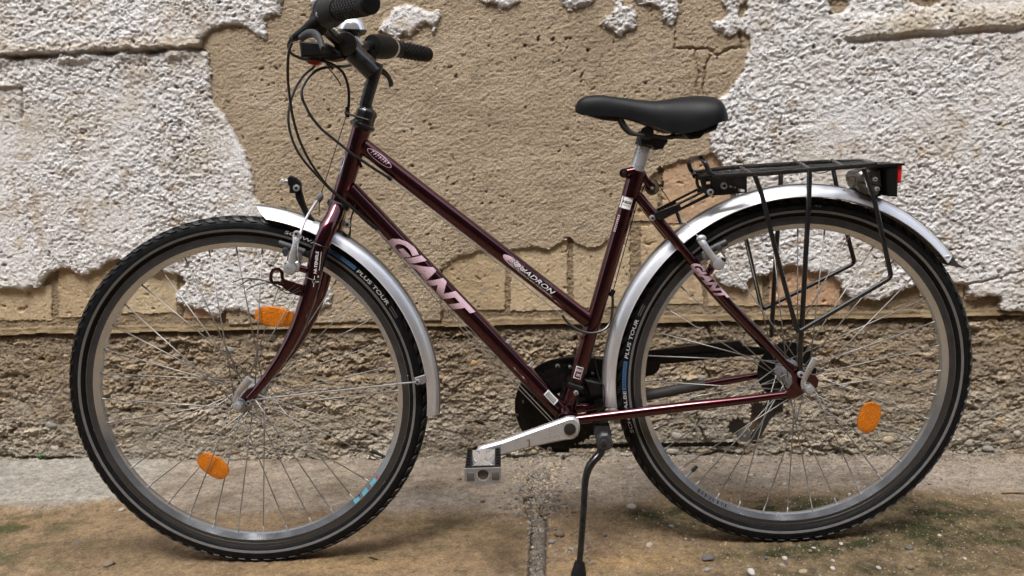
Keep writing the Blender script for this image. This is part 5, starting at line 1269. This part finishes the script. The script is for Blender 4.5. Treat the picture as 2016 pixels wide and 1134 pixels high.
# rear light
rlight = part("rear_light", join(pix_prism([(1724, 322), (1748, 321), (1747, 360), (1746, 384), (1728, 383)], -.005, .085, .003)), PLASTIC, bike); rlight["label"] = "black rear lamp with red lens behind the rack"
part("red_lens", pix_prism([(1745, 323), (1757, 322), (1755, 357), (1745, 358)], -.005, .080, .0025), RED, rlight)
part("lamp_top", pix_prism([(1706, 322), (1758, 320), (1758, 324), (1706, 328)], -.005, .088), PLASTIC, rlight)
part("lens_shell", pix_prism([(1676, 352), (1722, 360), (1724, 374), (1716, 383), (1698, 382), (1684, 374), (1677, 364)], -.006, .052, .006), PALE, rlight)
part("lamp_body", pix_prism([(1680, 338), (1700, 332), (1722, 332), (1724, 366), (1676, 358), (1675, 346)], -.006, .056, .004), SMOKE, rlight)
part("wire", tube(BP([(1682, 352, -.035), (1672, 354, -.035), (1670, 348, -.035), (1682, 347, -.035), (1684, 358, -.035), (1676, 370, -.02), (1660, 375, -.015), (1672, 382, -.012), (1684, 392, -.018), (1692, 389, -.02), (1712, 395, -.02)], 5), .0009, 6), CABLE, rlight)
part("wire", tube(BP([(1600, 338, -.03), (1615, 341, -.03), (1630, 337, -.03), (1640, 333, -.03)], 5), .0010, 6), CABLE, rlight)
part("foot_clip", pix_prism([(1700, 380), (1726, 376), (1728, 384), (1712, 390)], -.006, .03, .001), PLASTIC, rlight)
bolt(1726, 372, -.046, .0040, rlight); bolt(1722, 353, -.046, .0040, rlight); bolt(1709, 366, -.052, .003, rlight)

# ---------------- drive side (far) : chain guard, chain wheels, chain, cassette, derailleur
cg_ = part("chain_guard", (lambda: revolve([(.101, .0525), (.101, .0555), (.097, .0570), (.030, .0570), (.028, .055), (.030, .0525)], 90, R(0), R(275)))(), GUARDM, bike); cg_.location = BB; cg_["label"] = "black plastic round chain guard behind the crank"
part("ring_edge", revolve([(.098, .0495), (.1015, .0500), (.1018, .0525), (.098, .0522)], 90, R(60), R(275)), GUARDM, cg_)
for px, py in ((1098, 721), (1087, 735), (1033, 790), (1018, 817), (1107, 743), (1082, 884), (1109, 901)):
    c = B(px, py, .0505)-BB; b0 = part("bolt", cyl(c+V(0, .003, 0), c-V(0, .003, 0), .0050 if px != 1018 else .003, 12, .001), ALU_D, cg_)
    part("socket", cyl(c-V(0, .0025, 0), c-V(0, .0034, 0), .0022, 6), BLACK_D, b0)
part("guard_arm", pix_prism([(1110, 702), (1140, 701), (1190, 702), (1262, 692), (1300, 687), (1380, 677), (1459, 669), (1461, 680), (1500, 684), (1512, 690), (1512, 697), (1440, 702), (1400, 706), (1330, 714), (1300, 716), (1296, 728), (1285, 738), (1262, 741), (1255, 725), (1200, 722), (1150, 722), (1112, 716)], .056, .008, .001), GUARDM, cg_).location = -BB
for px in (1472, 1482): part("rivet", cyl(B(px, 692, .050)-BB, B(px, 692, .053)-BB, .003, 8), ALU_D, cg_)
def sprocket(c, r, teeth, y, th, mt, name, parent, hole=.0):
    vs, fs = [], []
    out = []
    for i in range(teeth):
        for f, rr in ((0, r-.0026), (.25, r-.0022), (.42, r+.0015), (.58, r+.0015), (.75, r-.0022)):
            a = 2*math.pi*(i+f)/teeth; out.append((rr*math.cos(a), rr*math.sin(a)))
    n = len(out)
    for yy in (y-th/2, y+th/2):
        for p in out: vs.append(V(c.x+p[0], yy, c.z+p[1]))
    if hole:
        for yy in (y-th/2, y+th/2):
            for p in out:
                l = math.hypot(*p); vs.append(V(c.x+p[0]/l*hole, yy, c.z+p[1]/l*hole))
        for i in range(n):
            j = (i+1) % n; fs += [(i, j, 2*n+j, 2*n+i), (n+j, n+i, 3*n+i, 3*n+j), (2*n+i, 2*n+j, 3*n+j, 3*n+i)]
    else: fs += [tuple(range(n)), tuple(range(2*n-1, n-1, -1))]
    for i in range(n): j = (i+1) % n; fs.append((i, n+i, n+j, j))
    return part(name, (vs, fs), mt, parent, False)
cr = empty("crankset", (0, 0, 0), bike); cr["label"] = "silver left crank arm with black chain rings on the far side"
sprocket(BB, .086, 42, .047, .0025, CHAINM, "chain_ring", cr, .060); sprocket(BB, .070, 34, .040, .0025, CHAINM, "chain_ring", cr, .045)
for k in range(5):
    a = R(20+72*k); part("spider_arm", tube([BB+V(0, .046, 0), BB+V(.070*math.cos(a), .045, .070*math.sin(a))], [.010, .006], 8), BLACKP, cr)
part("axle", cyl(BB-V(0, .060, 0), BB+V(0, .060, 0), .0085, 16), ALU_D, cr)
LA = -.072
arm = [(1141, 836), (1139, 826), (1130, 820), (1118, 820), (1105, 825), (1085, 832), (1040, 848), (990, 866), (950, 877), (942, 880), (938, 886), (939, 893), (946, 898), (960, 899), (990, 893), (1040, 880), (1080, 871), (1110, 865), (1128, 863), (1137, 856), (1141, 846)]
ca = part("crank_arm", pix_prism(arm, LA, .016, .0035), ALU, cr); ca["label"] = "silver left crank arm pointing down to the front"
cc = B(1122, 845, LA-.009)
part("dust_cap", cyl(cc+V(0, .004, 0), cc-V(0, .0015, 0), .0115, 26, .001), BLACK_D, ca)
part("boss_collar", cyl(B(1121, 842, LA+.006), B(1119, 836, LA+.022), .0185, 26, .001), ALU, ca)
part("scratch", pix_prism([(1036, 866), (1043, 864), (1044, 879), (1040, 879), (1041, 869)], LA-.0081, .0006), DLEAF, ca, False)
# pedal: black toothed plates, bright cage
pd = empty("pedal", (0, 0, 0), bike); pd["label"] = "silver and black platform pedal"
pc = B(952, 912, -.135); px_, pz_ = .0315, .0125
def pbx(x0, x1, y0, y1, z0, z1, bev=.001): return box(pc+V((x0+x1)/2, (y0+y1)/2, (z0+z1)/2), (abs(x1-x0), abs(y1-y0), abs(z1-z0)), bev=bev)
yn, yf = -.046, .044
for s in (-1, 1):
    pl = part("side_plate", pbx(s*px_, s*(px_-.0105), yn+.004, yf, -pz_+.004, pz_, .002), PLASTIC, pd)
    for k in range(6):
        y = yn+.012+k*.0125; part("stud", pbx(s*(px_-.002), s*(px_-.0085), y, y+.004, pz_-.001, pz_+.0022, .0006), PLASTIC, pl)
part("near_strip", pbx(-px_+.004, px_-.004, yn+.001, yn+.007, pz_-.006, pz_+.0005), PLASTIC, pd)
# near end plate with the round axle hole
o_ = []; W_, Hh_ = px_+.001, .0155
ol = [(-W_, pz_-.001), (-W_, -Hh_+.009), (-W_+.003, -Hh_+.003), (-W_+.009, -Hh_-.001), (-.012, -Hh_-.002), (.012, -Hh_-.002), (W_-.009, -Hh_-.001), (W_-.003, -Hh_+.003), (W_, -Hh_+.009), (W_, pz_-.001)]
from mathutils.geometry import tessellate_polygon
hl = [(.0115*math.cos(2*math.pi*k/20), -.0015+.0105*math.sin(2*math.pi*k/20)) for k in range(20)]
tr = tessellate_polygon([[V(p[0], p[1], 0) for p in ol], [V(p[0], p[1], 0) for p in hl]]); fl_ = ol+hl; nn = len(fl_)
vs = [pc+V(p[0], yn-.0035, p[1]) for p in fl_]+[pc+V(p[0], yn+.001, p[1]) for p in fl_]
fs = [tuple(t) for t in tr]+[tuple(nn+i for i in reversed(t)) for t in tr]
for o0, m0 in ((0, len(ol)), (len(ol), len(hl))):
    for i in range(m0): fs.append((o0+i, o0+(i+1) % m0, nn+o0+(i+1) % m0, nn+o0+i))
bm = bmesh.new(); bv = [bm.verts.new(v) for v in vs]; [bm.faces.new([bv[i] for i in f]) for f in fs]; bmesh.ops.recalc_face_normals(bm, faces=bm.faces); bm.verts.index_update()
part("end_plate", ([v.co.copy() for v in bm.verts], [tuple(v.index for v in f.verts) for f in bm.faces]), ALU_D, pd, False); bm.free()
for s in (-1, 1): part("plate_reflector", pbx(s*.0285, s*.0155, yn-.0045, yn-.003, -.010, .004, .0005), PALE, pd)
part("axle_cap", cyl(pc+V(0, yn+.002, -.0015), pc+V(0, yn+.012, -.0015), .0100, 20), SMOKE, pd)
part("axle_barrel", tube([pc+V(0, yn+.004, 0), pc+V(0, -.02, 0), pc+V(0, .01, 0), pc+V(0, yf, 0)], [.0095, .0080, .0085, .0110], 20), CHROME, pd)
part("far_plate", pbx(-px_+.006, px_-.006, yf-.006, yf-.002, -.006, .009), ALU, pd)
part("spindle", cyl(pc+V(0, yf-.002, .002), B(955, 889, -.070), .0075, 16), ALU, pd)
vs, fs = [], []; NU, NV = 13, 15                              # polished bow-tie shaped web between the plates
for j in range(NV):
    for i in range(NU):
        u = -1+2*i/(NU-1); v = -1+2*j/(NV-1)
        zt = .0065+.0050*abs(u)**1.5*abs(v)**1.2-.0065*abs(u)*(1-abs(v))**2+.003*math.exp(-(u/.25)**2)-.009*max(0, abs(u)-.72)*(1-abs(v))
        vs.append(pc+V(u*.0205, -.002+v*.038*(.72+.28*abs(u)), zt))
for j in range(NV-1):
    for i in range(NU-1): fs.append((j*NU+i, j*NU+i+1, (j+1)*NU+i+1, (j+1)*NU+i))
part("cage_web", (vs, fs), CHROME, pd, True, angle=60)
# chain and cassette
def chain_run(p0, p1, name="chain"):
    p0, p1 = Vector(p0), Vector(p1); L = (p1-p0).length; t = (p1-p0).normalized(); up = V(0, 0, 1) if abs(t.z) < .9 else V(1, 0, 0); u2 = (up-t*up.dot(t)).normalized(); n = int(L/.0127)
    vs, fs = [], []
    for k in range(n):
        c = p0+t*(L*(k+.5)/n); y_ = .0036 if k % 2 else .0024
        for s in (-1, 1):
            o = len(vs)
            for yy in (y_*s, (y_-.001)*s):
                for (a_, b_) in ((-.0085, 0), (-.0065, .004), (-.0025, .0036), (0, .0024), (.0025, .0036), (.0065, .004), (.0085, 0), (.0065, -.004), (.0025, -.0036), (0, -.0024), (-.0025, -.0036), (-.0065, -.004)):
                    vs.append(c+t*a_+u2*b_+V(0, yy, 0))
            fs += [tuple(range(o, o+12)), tuple(range(o+23, o+11, -1))]+[(o+i, o+(i+1) % 12, o+12+(i+1) % 12, o+12+i) for i in range(12)]
    return part(name, (vs, fs), CHAINM, bike, False)
cas = V(BWC.x, .04, BWC.z)
ch = chain_run(BB+V(.002, .046, -.086), B(1452, 874, .050)); ch["label"] = "oily lower run of the chain"
chain_run(BB+V(0, .047, .087), cas+V(0, .006, .040))
ca_ = empty("cassette", (0, 0, 0), bike)
for i, r in enumerate((.052, .047, .042, .037, .032, .027)): sprocket(cas, r, int(r*480), .034+i*.004, .002, CHAINM, "cog", ca_, 0.018)
part("spoke_guard", (lambda g: ([v_+cas-V(0, .04, 0) for v_ in map(Vector, g[0])], g[1]))(revolve([(.020, .0315), (.060, .0315), (.060, .0328), (.020, .0328)], 48)), GUARDM, ca_)
der = empty("rear_derailleur", (0, 0, 0), bike); der["label"] = "grey rear derailleur hanging below the axle on the far side"
part("cage_plate", pix_prism([(1508, 793), (1522, 795), (1530, 812), (1516, 826), (1506, 845), (1496, 862), (1480, 868), (1476, 860), (1492, 838), (1500, 815)], .052, .003, .0008), GREY_PL, der)
part("parallelogram", pix_prism([(1496, 795), (1528, 790), (1538, 800), (1522, 820), (1508, 818), (1498, 810)], .066, .016, .003), ALU_D, der)
part("pivot_body", pix_prism([(1510, 784), (1540, 785), (1540, 808), (1520, 812)], .060, .02, .003), BLACKP, der)
part("lower_cage", pix_prism([(1480, 812), (1496, 800), (1502, 812), (1490, 840), (1478, 850), (1474, 840)], .058, .003, .0008), DLEAF, der)
part("cage_disc", cyl(B(1464, 856, .040), B(1464, 856, .043), .0145, 26, .0008), PALE, der)
jw_ = sprocket(B(1464, 856, 0), .0185, 11, .047, .005, BLACKP, "jockey_wheel", der)
sprocket(B(1506, 820, 0), .014, 11, .050, .005, BLACKP, "jockey_wheel", der)
part("hanger", tube([V(BWC.x, .068, BWC.z-.005), B(1555, 785, .068), B(1530, 792, .064)], [.008, .006, .007], 12), MAROON, der)
part("pivot_bolt", cyl(B(1466, 858, .038), B(1466, 858, .040), .003, 8), CHROME, der)
# front derailleur bits behind the seat tube
fd = part("front_derailleur", join(tube([B(1118, 757, -.016), B(1144, 765, -.017), B(1150, 770, .0)], .006, 10), tube([S0+(S1-S0)*.115, S0+(S1-S0)*.15], .0175, 22), pix_prism([(1128, 700), (1190, 706), (1188, 770), (1170, 800), (1150, 790), (1158, 740), (1130, 718)], .040, .010, .001), pix_prism([(1148, 742), (1184, 750), (1186, 772), (1160, 776)], .015, .03, .003)), GUARDM, bike)
bolt(1134, 773, -.022, .0045, fd); bolt(1188, 770, .010, .004, fd); bolt(1122, 722, .035, .003, fd); bolt(1167, 735, .030, .0028, fd)
part("wire", tube(BP([(1170, 700, .02), (1178, 740, .0), (1190, 765, -.01), (1188, 800, -.01), (1175, 812, -.01)], 5), .0012, 6), CABLE, fd)
# stand
ks = empty("kickstand", (0, 0, 0), bike); ks["label"] = "black side stand with rubber foot"
part("stand_bracket", join(pix_prism([(1170, 834), (1198, 832), (1203, 852), (1196, 866), (1174, 866), (1168, 850)], -.022, .026, .002)), GREY_PL, ks)
part("knuckle", join(pix_prism([(1176, 858), (1184, 851), (1196, 851), (1203, 860), (1207, 874), (1202, 882), (1190, 886), (1176, 882), (1173, 870)], -.040, .018, .004)), GREY_PL, ks)
bolt(1188, 870, -.050, .0052, ks, GREY_PL)
kp = BP([(1186, 876, -.040), (1181, 893, -.043), (1168, 908, -.050), (1158, 924, -.056), (1152, 950, -.064), (1149, 1000, -.078), (1145, 1060, -.095), (1140, 1120, -.108)], 6)
part("leg", tube(kp, [.0085, .0080, .0078, .0075, .0068, .0062, .0060, .0060], 14), BLACKP, ks)
e_ = kp[-1]; dd = (kp[-1]-kp[-6]).normalized()
part("foot", tube([e_-dd*.014, e_-dd*.008, e_+dd*.010, e_+dd*.022, e_+dd*.024], [.0095, .0108, .0150, .0165, .0150], 12), PLASTIC, ks)
